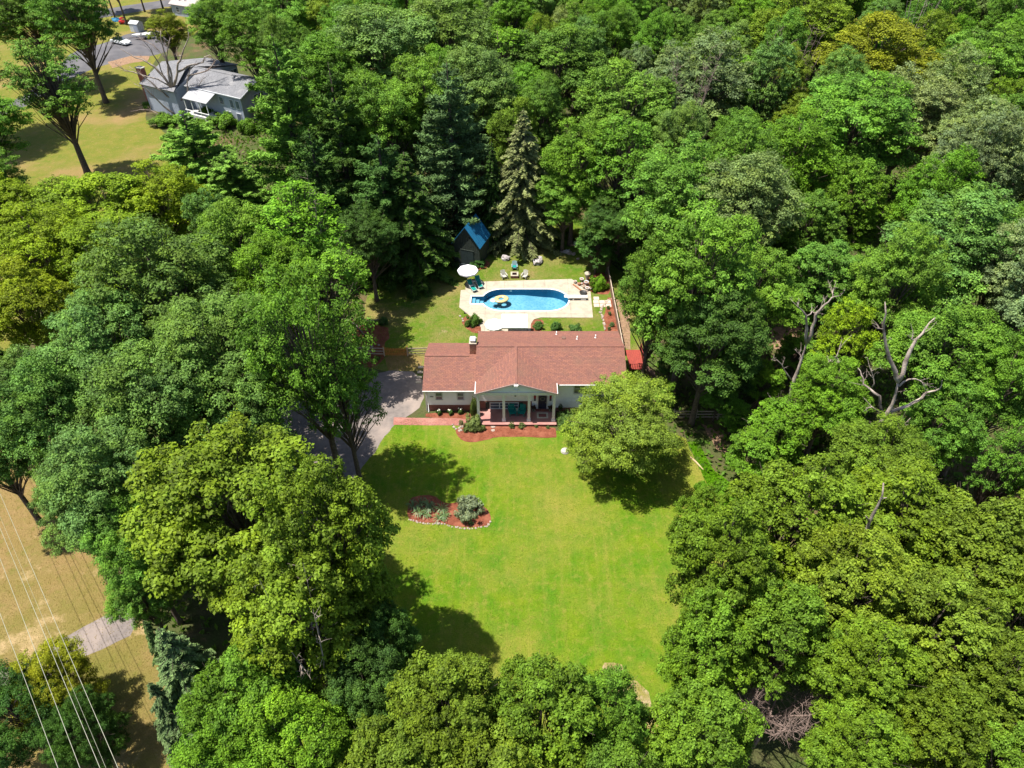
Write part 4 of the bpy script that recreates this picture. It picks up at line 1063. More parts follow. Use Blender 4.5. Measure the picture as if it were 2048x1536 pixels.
def broadleaf(name, seed, R0=6.5, h=20.0, zlow=0.28, nlobe=21, lr=0.28, cr=0.58, gap=1.02, nclump=750, nleaf=50000, leaf=0.22, flat=0.7, open_=0.0, bend=0.35, trunk_r=0.38, bm_=None, jit=0.42, squash=0.85, under=0.15, depth=0.55, sep=0.40):
    """crown of big leafy lobes carried by limbs, each lobe covered with separate clumps of leaves; returns (crown, trunk, R0, h)"""
    rng = np.random.default_rng(seed); rg = random.Random(seed)
    zc, hz = h*(1+zlow)/2, h*(1-zlow)/2
    S = np.array([R0, R0, hz])                       # the crown is built in a unit ball and stretched
    # lobes spread over the ball by rejection
    LC = []
    tries = 0
    while len(LC) < nlobe and tries < 4000:
        tries += 1
        d = unit(1, rng)[0]
        if d[2] < -0.6: continue
        p = d*rng.uniform(0.56,0.80)
        if all(np.linalg.norm(p-q) > sep for q in LC): LC.append(p)
    LC = np.array(LC); LR = lr*rng.uniform(0.7,1.2,len(LC))
    lw = LR**2*rng.uniform(.35,1.3,len(LR)); lw /= lw.sum()
    D, LI = [], []
    buf = np.empty((nclump,3)); m_ = 0
    for _ in range(14000):
        if m_ >= nclump: break
        i = rng.choice(len(LC), p=lw)
        d = unit(1, rng)[0]
        if d[2] < -0.55+0.4*rng.random(): continue
        p = (LC[i]+d*np.array([1,1,squash])*LR[i]*(1.08-depth*rng.random()**1.6))*S/1.12
        if m_ and np.min(np.sum(((buf[:m_]-p)*np.array([1,1,1.25]))**2, axis=1)) < (gap*rng.uniform(.55,1.4))**2: continue
        buf[m_] = p; D.append(d); LI.append(i); m_ += 1
    C, D = buf[:m_].copy(), np.array(D)
    C[:,2] += zc
    crs = cr*rng.uniform(0.5,1.45,len(C))
    wts = crs**2; wts /= wts.sum()
    idx = rng.choice(len(C), nleaf, p=wts)
    q = unit(nleaf, rng)
    low = rng.random(nleaf) < under
    q[:,2] = np.where(low, q[:,2], np.abs(q[:,2]))
    rad = crs[idx]*(0.22+0.78*rng.random(nleaf)**0.55)*(1+0.16*rng.normal(size=nleaf))
    off = q*rad[:,None]; off[:,2] *= flat
    out = D[idx]
    pos = C[idx] + off + out*0.1
    nrm = q*0.7 + out*0.25 + np.array([-0.1,0,0.7]) + jit*rng.normal(size=(nleaf,3))
    sz = leaf*rng.uniform(0.6,1.4,nleaf)
    cv = rng.uniform(0.2,0.8,len(C))
    var = cv[idx]*0.5 + 0.5*rng.random(nleaf)**1.4
    hue = np.clip(rng.random(len(C))[idx]*0.6 + 0.5*rng.random(nleaf)-0.2, 0, 1)
    LI = np.array(LI)[idx]
    var = var + (rng.random(len(LC))[LI]-0.5)*0.30; hue = np.clip(hue + (rng.random(len(LC))[LI]-0.5)*0.5, 0, 1)
    crown = leaf_mesh(name+'_crown', pos, nrm, sz, var, hue, rng, LEAF, cup=0.12)
    # trunk with limbs towards the clumps
    tb = MB()
    lean = Vector((rg.uniform(-1,1), rg.uniform(-1,1), 0))*bend
    def axis(s): return Vector((lean.x*s*s*2, lean.y*s*s*2, s*h*0.86))
    tb.tube([axis(s)-Vector((0,0,0.3 if s==0 else 0)) for s in (0,0.06,0.2,0.4,0.6,0.8,1.0)], [trunk_r*1.5,trunk_r*1.05,trunk_r*0.9,trunk_r*0.72,trunk_r*0.5,trunk_r*0.28,0.03], 8)
    order = list(range(len(C))); rg.shuffle(order)
    for i in order[:int(70*(1+open_))]:
        c = Vector(C[i]); s = min(0.92, max(0.16, (c.z/h)*0.78-0.12)); b0 = axis(s)
        mid = b0.lerp(c, 0.5)+Vector((rg.uniform(-.5,.5), rg.uniform(-.5,.5), rg.uniform(0.0,0.9)))
        r0 = trunk_r*(0.34-0.2*s)*rg.uniform(0.7,1.2)
        tb.tube([b0, mid, c], [r0, r0*0.6, 0.02], 5, False)
        if rg.random() < 0.5:
            e2 = c+Vector((rg.uniform(-1.3,1.3), rg.uniform(-1.3,1.3), rg.uniform(0,1.0)))
            tb.tube([mid, mid.lerp(e2,.6)+Vector((0,0,.2)), e2], [r0*0.5, r0*0.3, 0.015], 4, False)
    trunk = tb.mesh(name+'_trunk', bm_ or bark)
    return crown, trunk, R0, h
def conifer(name, seed, h=20.0, R0=3.6, whorls=26, per=7, nleaf=34000, droop=0.45, needle=0.34, ratio=0.3, zlow=0.08, kind='spruce', bm_=None):
    rng = np.random.default_rng(seed); rg = random.Random(seed)
    segs, tb = [], MB()
    tb.tube([(0,0,-.3),(0,0,h*0.3),(0,0,h*.7),(0,0,h*.99)],[h*.016,h*.013,h*.007,.02],8)
    for w in range(whorls):
        f = w/(whorls-1); z = h*(zlow+(0.97-zlow)*f**0.9)
        if kind == 'pine': ln = R0*(1-f)**0.62*(0.75+0.4*rg.random())+0.35
        else: ln = R0*(1-f)**0.85+0.2
        for k in range(per if f < .8 else max(4,per-2)):
            if kind == 'pine' and rg.random() < 0.13: continue
            a = 2*math.pi*(k+rg.random()*.8)/per+w*0.7
            l = ln*rg.uniform(.72,1.12); dv = np.array([math.cos(a),math.sin(a),0])
            pts = []
            for s in (0,.25,.5,.75,1.0):
                dz = (-droop*l*s*s*0.9+0.12*l*s) if kind == 'spruce' else (0.10*l*s+0.16*l*s*s)
                pts.append(np.array([0,0,z])+dv*l*s+np.array([0,0,dz+rg.uniform(-.05,.05)]))
            tb.tube(pts,[.05*(1-f)+.02,.04*(1-f)+.015,.03*(1-f)+.012,.02,.01],4,False)
            for s0 in range(4): segs.append((pts[s0],pts[s0+1],l,s0/4))
    P0 = np.array([s[0] for s in segs]); P1 = np.array([s[1] for s in segs])
    l = np.array([s[2] for s in segs]); s0 = np.array([s[3] for s in segs])
    if kind == 'pine': wt = l*(0.15+s0*1.6)
    else: wt = l*(0.45+s0)
    wt /= wt.sum()
    idx = rng.choice(len(segs), nleaf, p=wt); t = rng.random(nleaf)[:,None]
    base = P0[idx]*(1-t)+P1[idx]*t
    ax = P1[idx]-P0[idx]; ax /= np.linalg.norm(ax,axis=1,keepdims=True)
    side = np.cross(ax, np.array([0,0,1.0])); side /= np.maximum(np.linalg.norm(side,axis=1,keepdims=True),1e-6)
    sg = rng.choice([-1,1], nleaf)[:,None]
    frac = (s0[idx][:,None]+t*0.25)
    wdt = (0.16 if kind=='spruce' else 0.20)*l[idx][:,None]*(1.05-0.55*frac)
    u = rng.random(nleaf)[:,None]
    if kind == 'pine':
        pos = base + side*sg*u*wdt + np.array([0,0,1.0])*rng.normal(size=(nleaf,1))*0.16*np.minimum(1,l[idx][:,None]/2) + ax*u*wdt*0.5
        along = ax*0.6+side*sg*0.5+np.array([0,0,0.45])+0.5*rng.normal(size=(nleaf,3))
        nrm = np.array([0,0,0.8])+0.8*rng.normal(size=(nleaf,3))
    else:
        pos = base + side*sg*u*wdt + ax*u*wdt*0.5 + np.array([0,0,-1.0])*(u*wdt*0.6+rng.random((nleaf,1))*0.16)
        along = side*sg*0.8+ax*0.6+np.array([0,0,-0.55])
        nrm = np.array([0,0,1.0])+side*sg*0.4+0.5*rng.normal(size=(nleaf,3))
    br = rng.random(len(segs)//4+1)
    var = br[idx//4]*0.5+0.5*rng.random(nleaf)
    hue = np.clip(frac[:,0]*0.9-0.35+0.4*rng.random(nleaf),0,1)
    crown = leaf_mesh(name+'_crown', pos, nrm, needle*rng.uniform(.7,1.3,nleaf), var, hue, rng, NEEDLE, ratio, along)
    return crown, tb.mesh(name+'_trunk', bm_ or bark_dark), R0, h
def shrub_mesh(name, seed, nclump=40, nleaf=7000, leaf=0.09, cr=0.28, flat=0.8):
    rng = np.random.default_rng(seed)
    d = unit(nclump*2, rng); d = d[d[:,2]>-0.15][:nclump]
    C = d*rng.uniform(0.4,1.08,(len(d),1))*(0.7+0.4*rng.random((len(d),1))); C[:,2] = C[:,2]*0.8+0.25
    idx = rng.integers(0,len(C),nleaf); q = unit(nleaf,rng)
    pos = C[idx]+q*cr*(0.5+0.6*rng.random((nleaf,1))); pos[:,2] = np.maximum(pos[:,2],0.02)
    nrm = q+d[idx]*.4+np.array([0,0,.5])+.5*rng.normal(size=(nleaf,3))
    cv = rng.random(len(C))
    return leaf_mesh(name, pos, nrm, leaf*rng.uniform(.7,1.4,nleaf), cv[idx]*.5+.5*rng.random(nleaf), rng.random(nleaf)*.7, rng, LEAF)
PROTO = {
 'oak1': broadleaf('oak1', 11, nlobe=19, lr=.33, cr=.62, gap=1.30, nclump=620), 'oak2': broadleaf('oak2', 12, nlobe=17, lr=.35, cr=.70, gap=1.45, nclump=560), 'oak3': broadleaf('oak3', 13, nlobe=24, lr=.29, cr=.58, gap=1.2, nclump=680, zlow=.2),
 'oak4': broadleaf('oak4', 14, nlobe=18, lr=.32, cr=.66, gap=1.4, nclump=560, zlow=.22, depth=.75),
 'oak5': broadleaf('oak5', 15, nlobe=22, lr=.30, cr=.62, gap=1.3, nclump=620, zlow=.2, squash=.7),
 'oak6': broadleaf('oak6', 16, nlobe=18, lr=.30, cr=.60, gap=1.35, nclump=330, nleaf=22000, zlow=.22, depth=.85),
 'ash1': broadleaf('ash1', 21, R0=6.0, nlobe=28, lr=.23, cr=.48, gap=.85, nclump=850, nleaf=50000, leaf=.20, flat=.85, zlow=.25, jit=.5),
 'ash2': broadleaf('ash2', 22, R0=6.0, nlobe=24, lr=.25, cr=.52, gap=.95, nclump=750, nleaf=46000, leaf=.20, flat=.8, zlow=.2, jit=.5),
 'star1': broadleaf('star1', 31, nlobe=20, lr=.28, cr=.52, gap=1.05, nclump=680, nleaf=48000, leaf=.25, flat=.65, zlow=.28, jit=.5),
 'star2': broadleaf('star2', 32, nlobe=17, lr=.29, cr=.56, gap=1.15, nclump=600, nleaf=44000, leaf=.26, flat=.7, zlow=.24, jit=.5, depth=.7),
 'star3': broadleaf('star3', 33, nlobe=24, lr=.26, cr=.50, gap=1.05, nclump=680, nleaf=46000, leaf=.25, flat=.7, zlow=.2, jit=.5),
 'star4': broadleaf('star4', 34, nlobe=20, lr=.27, cr=.52, gap=1.0, nclump=600, nleaf=38000, leaf=.25, flat=.75, zlow=.22, jit=.5, depth=.8),
 'open1': broadleaf('open1', 41, R0=5.0, h=20, nlobe=16, lr=.23, cr=.52, gap=1.2, nclump=230, nleaf=15000, leaf=.23, open_=1.0, zlow=.15, bend=.8, flat=.85, depth=.8),
 'open2': broadleaf('open2', 42, R0=5.0, h=20, nlobe=19, lr=.24, cr=.5, gap=1.1, nclump=300, nleaf=19000, leaf=.22, open_=1.0, zlow=.2, bend=.6, flat=.85, depth=.8),
 'maple': broadleaf('maple', 51, R0=6.4, h=9.0, zlow=.04, nlobe=28, lr=.24, cr=.52, gap=.86, nclump=760, nleaf=70000, leaf=.15, flat=.5, trunk_r=.3, depth=.5, sep=.35, squash=.7),
 'young': broadleaf('young', 61, R0=3.0, h=9.0, zlow=.10, nlobe=15, lr=.28, cr=.36, gap=.65, nclump=330, nleaf=17000, leaf=.18, trunk_r=.14),
 'pine1': conifer('pine1', 71, 22, 4.4, 22, 7, 40000, needle=.42, ratio=.28, kind='pine'),
 'pine2': conifer('pine2', 72, 22, 4.2, 19, 6, 36000, needle=.42, ratio=.28, kind='pine'),
 'spruce1': conifer('spruce1', 81, 18, 3.3, 30, 8, 40000, .5, .34, .3),
 'spruce2': conifer('spruce2', 82, 18, 3.1, 26, 8, 36000, .6, .36, .3),
}
for k, v in PROTO.items(): print(k, len(v[0].polygons), len(v[1].polygons))
SHRUB = [shrub_mesh('shrub_a',91,34,5500,.11,.24), shrub_mesh('shrub_b',92,40,6500,.10,.22), shrub_mesh('shrub_c',93,60,7000,.085,.18)]

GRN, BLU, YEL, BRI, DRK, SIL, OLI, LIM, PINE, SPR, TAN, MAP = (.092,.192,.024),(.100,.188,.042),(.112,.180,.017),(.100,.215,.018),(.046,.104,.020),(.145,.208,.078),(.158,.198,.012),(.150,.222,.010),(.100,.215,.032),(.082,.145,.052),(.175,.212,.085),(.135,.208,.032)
STG = (.096,.180,.018)
TREES = []
def tree(u, v, w, h, kind, col, label, group='woodland trees', rz=None, lift=None, name=None):
    crown_me, trunk_me, R0, h0 = PROTO[kind]
    con = kind.startswith(('pine','spruce'))
    zc = h*(lift if lift is not None else (0.45 if con else 0.62 if kind!='maple' else .5))
    p = G(u, v, zc)
    rad = w*0.5/ppm(p)
    return tree_at(p.x, p.y, rad, h, kind, col, label, group, rz, name)
def tree_at(x, y, rad, h, kind, col, label, group='woodland trees', rz=None, name=None):
    crown_me, trunk_me, R0, h0 = PROTO[kind]
    rg = random.Random(int(x*13+y*7+h))
    nm = name or {'pine':'pine_tree','spruc':'spruce_tree','maple':'maple_tree','young':'sapling'}.get(kind.rstrip('12')[:5], 'broadleaf_tree')
    r = empty(nm, (x, y, 0), label, 'tree', group, rz if rz is not None else rg.uniform(0, 6.28))
    s = rad/R0; r.scale = (s, s, h/h0)
    link('trunk', trunk_me, r)
    c = link('crown', crown_me, r)
    k = rg.uniform(.85,1.15)
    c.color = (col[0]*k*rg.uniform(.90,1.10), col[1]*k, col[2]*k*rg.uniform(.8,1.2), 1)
    TREES.append((x, y, rad))
    return r
LIST = [
 # bottom left
 (470,1015,420,21,'star4',YEL,'big yellow green oak left of the island bed'),
 (650,1085,290,24,'star4',YEL,'yellow green tree overhanging the lawn shade left of the island bed'),
 (600,1220,330,20,'star3',YEL,'yellow green tree with bare twigs low on the left lawn edge'),
 (235,985,270,19,'oak3',BLU,'dense blue green tree beside the dry field'),
 (150,1030,150,15,'oak1',BLU,'smaller blue green tree at the dry field edge'),
 (280,1110,180,15,'oak2',GRN,'dark green tree just above the bend of the left road'),
 (285,1195,130,11,'oak4',GRN,'rounded green tree beside the left road end'),
 (400,1385,210,15,'spruce1',SPR,'grey green spruce near the lower left grass strip'),
 (345,1330,90,11,'spruce2',SPR,'small spruce top beside the lower left grass strip'),
 (360,1450,120,11,'spruce2',SPR,'low spruce under the lower left oaks'),
 (500,1430,260,16,'star1',STG,'green oak at the bottom edge left of the dark tree'),
 (600,1500,250,16,'ash1',BRI,'fine leaved green tree at the bottom edge'),
 (440,1560,250,15,'ash2',BRI,'bright tree cut by the bottom edge beside the spruces'),
 (770,1290,150,13,'oak4',DRK,'dark shaded tree at the lower left of the lawn'),  # the shade it stands in is put into the dark leaf colour
 (735,1390,170,13,'oak2',DRK,'dark tree in the gap before the bottom centre trees'),  # leaf colour darkened here too for the shade on this tree
 (900,1450,270,17,'star1',YEL,'yellow green tree at bottom centre, left of three'),
 (1080,1450,280,17,'star3',YEL,'yellow green tree at bottom centre, middle of three'),
 (1210,1450,190,15,'star1',STG,'green tree at bottom centre, right of three'),
 (800,1560,260,16,'star2',YEL,'tree cut by the bottom edge below the dark gap'),
 (1000,1590,280,16,'star1',YEL,'tree cut by the bottom edge below the centre trees'),
 (1230,1600,260,15,'ash2',GRN,'tree cut by the bottom edge right of centre'),
 (112,1375,200,8,'maple',OLI,'bronze green spreading tree under the overhead wires'),
 (40,1440,230,9,'maple',DRK,'dark low tree in the bottom left corner'),
 (170,1470,170,8,'maple',DRK,'dark shaded tree below the bronze one under the wires'),
 # right side
 (1440,1150,234,19,'star1',STG,'green oak bulging over the right edge of the lawn'),
 (1400,1050,117,13,'star2',STG,'small green oak above the bulging one on the right lawn edge'),
 (1575,1055,288,18,'star3',YEL,'broad yellow green oak right of the fallen log'),
 (1790,1070,297,17,'star1',YEL,'broad yellow green oak below the tall dead snag'),
 (1940,1120,270,18,'star2',YEL,'yellow green oak at the right edge below the dark pocket'),
 (1690,1190,270,18,'star1',YEL,'yellow green oak in the middle of the lower right wood'),
 (1850,1270,270,18,'star3',YEL,'yellow green oak inward of the right edge, lower wood'),
 (1560,1280,225,17,'star2',STG,'green oak just left of the bare twiggy tree'),
 (1410,1310,216,16,'star3',STG,'green oak at the lower right lawn edge by the bare patch'),
 (1400,1470,243,15,'star2',STG,'green oak at the bottom edge right of the bare patch'),
 (1720,1370,234,17,'star1',YEL,'yellow green oak right of the bare twiggy tree'),
 (1980,1390,234,17,'star1',YEL,'yellow green oak low on the right edge'),
 (1860,1470,216,16,'star2',YEL,'yellow green oak at the bottom right'),
 (1700,1520,207,15,'star1',STG,'green oak at the bottom edge below the twiggy tree'),
 (2040,1250,198,18,'star2',YEL,'oak cut by the right edge in the lower wood'),
 (2010,1540,198,15,'star2',STG,'oak in the bottom right corner'),
 # left middle
 (618,695,270,27,'oak6',GRN,'tall green oak whose trunk stands by the driveway'),
 (678,768,190,20,'oak6',GRN,'lower right half of the green oaks reaching over the driveway'),
 (450,720,300,22,'oak5',BLU,'large blue green oak in the middle of the left wood'),
 (330,600,320,23,'oak3',BLU,'large silvery green oak beside the yellow green trees'),
 (215,720,270,21,'oak4',BLU,'blue green oak in the left wood above the field'),
 (330,830,280,20,'oak2',BLU,'blue green oak behind the big yellow green one'),
 (480,850,230,19,'oak6',BLU,'green oak above the yellow green oak by the driveway'),
 (110,840,220,19,'oak1',BLU,'dark blue green oak above the dry field'),
 (20,800,220,18,'oak4',BLU,'dark green oak at the left edge above the dry field'),
 (-20,905,190,15,'oak2',BLU,'dark oak at the left edge touching the dry field'),
 (470,520,230,21,'oak4',GRN,'green oak left of the airy bright tree'),
 (590,500,270,21,'open2',BRI,'airy bright green tree with bare twigs beside the back lawn'),
 (640,590,230,19,'open1',BRI,'open bright tree leaning over the back lawn'),
 (540,600,240,20,'ash2',BRI,'bright green tree below the airy one'),
 (200,430,270,17,'ash1',LIM,'yellow lime tree nearest the neighbour lawn'),
 (330,410,210,17,'ash2',LIM,'yellow lime tree right of the lime group'),
 (100,500,250,17,'ash2',LIM,'yellow lime tree in the middle of the lime group'),
 (20,420,170,15,'ash1',LIM,'yellow lime tree at the left edge, upper'),
 (55,620,220,16,'ash1',LIM,'yellow lime tree at the left edge, lower'),
 (240,520,230,17,'ash2',LIM,'yellow lime tree beside the large silvery oak'),
 # conifers behind the pool
 (590,290,200,26,'pine1',PINE,'tall bright feathery pine above the left wood'),
 (395,325,170,14,'pine2',PINE,'feathery pine before the grey house'),
 (470,385,150,11,'pine1',PINE,'soft pine between the two feathery pines'),
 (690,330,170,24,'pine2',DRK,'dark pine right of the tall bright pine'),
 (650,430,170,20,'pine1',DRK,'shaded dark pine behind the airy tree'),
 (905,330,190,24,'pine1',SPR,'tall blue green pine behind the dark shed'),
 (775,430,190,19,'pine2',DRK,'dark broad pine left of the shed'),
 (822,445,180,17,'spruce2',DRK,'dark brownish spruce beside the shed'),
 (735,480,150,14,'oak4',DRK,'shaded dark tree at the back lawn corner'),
 (1045,372,165,19,'spruce1',TAN,'tall tan green spruce right of the shed'),
 (985,400,80,15,'spruce2',DRK,'dark slim spruce between the shed and the tan spruce'),
 # canopy behind
 (640,170,210,22,'oak1',GRN,'rounded green oak right of the grey house'),
 (770,120,250,24,'oak2',BLU,'silvery oak high above the dark pine'),
 (900,100,230,24,'oak3',BLU,'silvery oak high behind the pool'),
 (860,220,200,23,'oak5',GRN,'green oak standing behind the shed pines'),
 (760,260,180,22,'oak2',GRN,'green oak between the bright pine and the shed pines'),
 (960,200,190,23,'oak1',BLU,'silvery oak above the tan spruce'),
 (1010,130,170,22,'open1',BRI,'thin bright tree with exposed limbs above the tan spruce'),
 (1110,140,220,22,'ash1',GRN,'green tree in the upper centre wood'),
 (1150,330,170,19,'ash2',BRI,'green tree right of the tan spruce'),
 (1130,395,140,13,'oak4',GRN,'green tree at the top of the slope behind the pool'),
 (1250,230,230,22,'ash1',GRN,'yellow flecked green tree in the upper centre'),
 (1250,340,190,20,'open2',GRN,'thin tree with grey limbs right of the slope'),
 (1390,180,250,23,'oak3',SIL,'pale silver green tree in the upper wood'),
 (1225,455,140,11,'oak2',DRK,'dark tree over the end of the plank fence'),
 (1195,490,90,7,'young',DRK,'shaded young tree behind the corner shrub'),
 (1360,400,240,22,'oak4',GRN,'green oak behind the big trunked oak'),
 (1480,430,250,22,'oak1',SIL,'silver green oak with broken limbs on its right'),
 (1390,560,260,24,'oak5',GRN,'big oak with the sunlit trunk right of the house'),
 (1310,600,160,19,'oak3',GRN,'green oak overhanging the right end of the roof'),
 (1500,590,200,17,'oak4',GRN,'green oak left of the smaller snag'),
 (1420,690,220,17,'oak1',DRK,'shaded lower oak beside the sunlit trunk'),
 (1590,330,220,21,'ash2',BRI,'bright green oak below the olive tree'),
 (1750,120,260,23,'ash1',OLI,'large olive yellow tree at the upper right'),
 (1590,60,220,22,'ash2',YEL,'yellow green tree left of the olive one'),
 (1700,270,260,22,'oak2',GRN,'green oak below the olive yellow tree'),
 (1820,230,200,21,'oak4',SIL,'silvery flickering tree right of the olive one'),
 (1960,310,220,21,'oak3',SIL,'silvery tree at the right edge, upper wood'),
 (1900,500,280,20,'oak3',BLU,'broad blue green tree above the right snag'),
 (2010,560,170,19,'oak1',SIL,'silver green tree at the right edge beside the blue green one'),
 (1960,160,200,22,'oak2',GRN,'deep green tree near the upper right corner'),
 (1690,690,140,15,'open2',LIM,'bright lime green tree between the two snags'),
 (1660,790,170,13,'ash2',BRI,'bright green bushy tree at the foot of the smaller snag'),
 (1880,720,240,19,'oak4',GRN,'green oak behind the tall dead snag'),
 (1990,780,170,18,'oak2',GRN,'green oak at the right edge beside the dark pocket'),
 (1560,860,130,9,'young',BRI,'bright young tree at the end of the shaded rail fence'),
 (1510,900,110,8,'young',BRI,'leafy sapling below the shaded rail fence'),
 (1880,850,170,14,'oak3',GRN,'green tree low behind the tall snag'),
 (2010,940,120,15,'open2',GRN,'thin tree at the right edge by the dark pocket'),
 # upper left
 (105,180,170,22,'open2',GRN,'tall open tree with pale trunk on the neighbour lawn'),
 (150,40,170,24,'oak4',GRN,'tall leaning tree whose bare trunk stands before the drive'),
 (60,40,180,20,'oak1',GRN,'green tree in the top left corner'),
 (335,60,95,12,'ash2',OLI,'golden green tree beside the white boat'),
 (430,60,110,18,'oak2',GRN,'dark green tree behind the grey house'),
 (500,80,140,20,'oak3',GRN,'green tree shading the back wing of the grey house'),
 (560,40,150,20,'oak4',GRN,'green tree above the grey house gable'),
]
for t in LIST: tree(*t)
tree(1249,856,272,11.0,'maple',MAP,'round yellow green maple in front of the house', None)
# ---------------------------------------------------------------- woodland filling the rest of the ground
def inside(x, y, poly):
    c = False; n = len(poly)
    for i in range(n):
        x1,y1 = poly[i][0],poly[i][1]; x2,y2 = poly[(i+1)%n][0],poly[(i+1)%n][1]
        if (y1>y)!=(y2>y) and x < (x2-x1)*(y-y1)/(y2-y1)+x1: c = not c
    return c
HOUSE = [(-11,48),(14,48),(16,80),(-12,80)]
NBH = px((250,280),(240,120),(330,40),(560,80),(560,190),(500,260))
CLEAR = [LAWN, YARD, FIELD, NBYARD, DRIVE, HOUSE, NBH]
OPENNB = px((-300,430),(-300,-40),(430,-40),(430,60),(570,60),(575,330),(440,420),(300,470),(60,660))
rgf = random.Random(77)
fill = 0
NAMED, USED = [], {}
for o in list(COL.objects):
    if o.get('category') == 'tree' and o.parent is None: NAMED.append((o.location.x, o.location.y, o['label']))
for row in range(60):
    y = 14+row*4.6
    hw = (y*CP+CAM_H*SP)*0.72+10
    k = int(2*hw/5.0)
    for j in range(k):
        x = -hw+(j+rgf.random())*5.0; yy = y+rgf.uniform(-2,2)
        if any(inside(x,yy,c) for c in CLEAR): continue
        if fill > 260: continue
        # leave the neighbour's open yard free
        if -115 < x < -28 and 78 < yy < 215 and inside(x, yy, OPENNB): continue
        # keep the crown of every new tree clear of the clearings and of the trees already there
        if any((x-a)**2+(yy-b)**2 < (0.86*r+2.3)**2 for a,b,r in TREES): continue
        if any(inside(x+dx,yy+dy,c) for c in CLEAR for dx,dy in ((4,0),(-4,0),(0,4),(0,-4))): continue
        rad = rgf.uniform(3.8,5.6); h = rgf.uniform(16,23) if yy > 40 else rgf.uniform(12,16)
        kd = rgf.choice(['oak1','oak2','oak3','oak4','oak5','ash1','ash2','star3'])
        cl, cn = rgf.choice([(GRN,'green'),(GRN,'green'),(BLU,'blue green'),(BRI,'bright green'),(SIL,'silver green'),(YEL,'yellow green')])
        na = min(NAMED, key=lambda t: (t[0]-x)**2+(t[1]-yy)**2)
        dx, dy = x-na[0], yy-na[1]; dist = math.hypot(dx, dy)
        way = ('right of' if dx > 0 else 'left of') if abs(dx) > abs(dy) else ('behind' if dy > 0 else 'in front of')
        cen = Vector((x, yy, h*.62)); dd = cen.y*CP-(cen.z-CAM_H)*SP
        pu, pv = 1024+cen.x/dd*FPX, 768-(cen.y*SP+(cen.z-CAM_H)*CP)/dd*FPX
        if pu < -420 or pu > 2250 or pv > 1800 or pv < -330: continue
        tp = Vector((x, yy, h)); td = tp.y*CP-(tp.z-CAM_H)*SP
        tu, tv = 1024+tp.x/td*FPX, 768-(tp.y*SP+(tp.z-CAM_H)*CP)/td*FPX
        if yy < 138 and 230 < tu < 600 and 40 < tv < 290: continue
        if 0 < pu < 2048 and pv > 900 and any((x-a)**2+(yy-b)**2 < (r+3.5)**2 for a,b,r in TREES): continue
        lab = '%s crown %s the %s' % (cn, way, na[2])
        if dist > 11 or lab in USED or len(lab.split()) > 16:
            cw = ['at the far left','well left','left of the middle','just left of the middle','just right of the middle','right of the middle','well right','at the far right'][max(0,min(7,int(pu//256)))]
            rw = ['along the top edge','just below the top row','in the upper wood','level with the pool','level with the house','level with the lawn','low in the wood'][max(0,min(6,int(max(0,pv)//110)))]
            sz = 'broad' if rad > 5.0 else 'slim' if rad < 4.4 else 'rounded'
            for lab in ('%s %s crown %s, %s' % (sz, cn, rw, cw), '%s %s tree %s, %s' % ('tall' if h > 19.5 else 'short', cn, rw, cw), '%s %s %s crown %s, %s' % ('tall' if h > 19.5 else 'short', sz, cn, rw, cw)):
                if lab not in USED: break
        USED[lab] = 1
        tree_at(x, yy, rad, h, kd, cl, lab, 'filling woodland trees')
        fill += 1
print('fill trees', fill)

# ---------------------------------------------------------------- dead trees
def snag(label, strokes, Yb, seed, r0=0.42, twigs=0, name='dead_tree', m=None, depth=0.5, ground=None, tw_len=1.2, tw_m=None, thick=.7):
    """strokes: list of (list of sight points, base radius); first stroke is the trunk, continued down to the ground"""
    rg = random.Random(seed)
    first = onY(*strokes[0][0][0], Yb)
    root = empty(name, (first.x if ground is None else ground[0], Yb, 0), label, 'tree', 'dead trees')
    o = root.location
    for i, (pts, r) in enumerate(strokes):
        dy = 0.0; P = []
        drift = rg.uniform(-1,1)*depth
        for j, (u, v) in enumerate(pts):
            P.append(onY(u, v, Yb + (drift*j*0.7 if i else 0)) - o)
        if i == 0: P = [Vector((0,0,-0.3)), Vector((P[0].x*.4, 0, P[0].z*.5))] + P
        rad = [max(0.018, thick*r*(1-0.82*k/(len(P)-1))) for k in range(len(P))]
        # break the polyline into a slightly crooked limb
        Q, RR = [], []
        for k in range(len(P)-1):
            for s in (0,.5):
                Q.append(P[k].lerp(P[k+1],s)+(Vector((rg.uniform(-1,1),rg.uniform(-1,1),rg.uniform(-1,1)))*.12 if s else Vector())); RR.append((rad[k]*(1-s)+rad[k+1]*s)*rg.uniform(.86,1.14))
        Q.append(P[-1]); RR.append(rad[-1])
        lb = MB().tube(Q, RR, 8 if i == 0 else 6).build('trunk' if i == 0 else 'branch', m or deadwood, root)
        if twigs:
            tb = MB()
            for k in range(twigs):
                a = rg.randrange(len(Q)//3, len(Q)-1); s = rg.random(); b = Q[a].lerp(Q[a+1], s)
                d = (Q[a+1]-Q[a]).normalized()+Vector((rg.uniform(-1,1),rg.uniform(-1,1),rg.uniform(-.3,.8)))
                l = rg.uniform(.4,1)*tw_len; c1 = b+d*l*.5+Vector((rg.uniform(-.1,.1),0,rg.uniform(-.1,.1))); c2 = b+d*l+Vector((rg.uniform(-.3,.3),rg.uniform(-.3,.3),.1))
                tb.tube([b,c1,c2],[.03,.02,.008],4,False)
                for q in range(3):
                    c3 = c1.lerp(c2,rg.random()); c4 = c3+Vector((rg.uniform(-1,1),rg.uniform(-1,1),rg.uniform(-.2,.8)))*l*.4
                    tb.tube([c3,c4],[.014,.006],3,False)
            tg = tb.build('twigs', tw_m or m or deadwood, lb); tag(tg, kind='stuff')
    return root
def Z(s, ox, oy, *pts): return [(ox+a/s, oy+b/s) for a, b in pts]
z7 = lambda *p: Z(2.845, 1480, 560, *p)
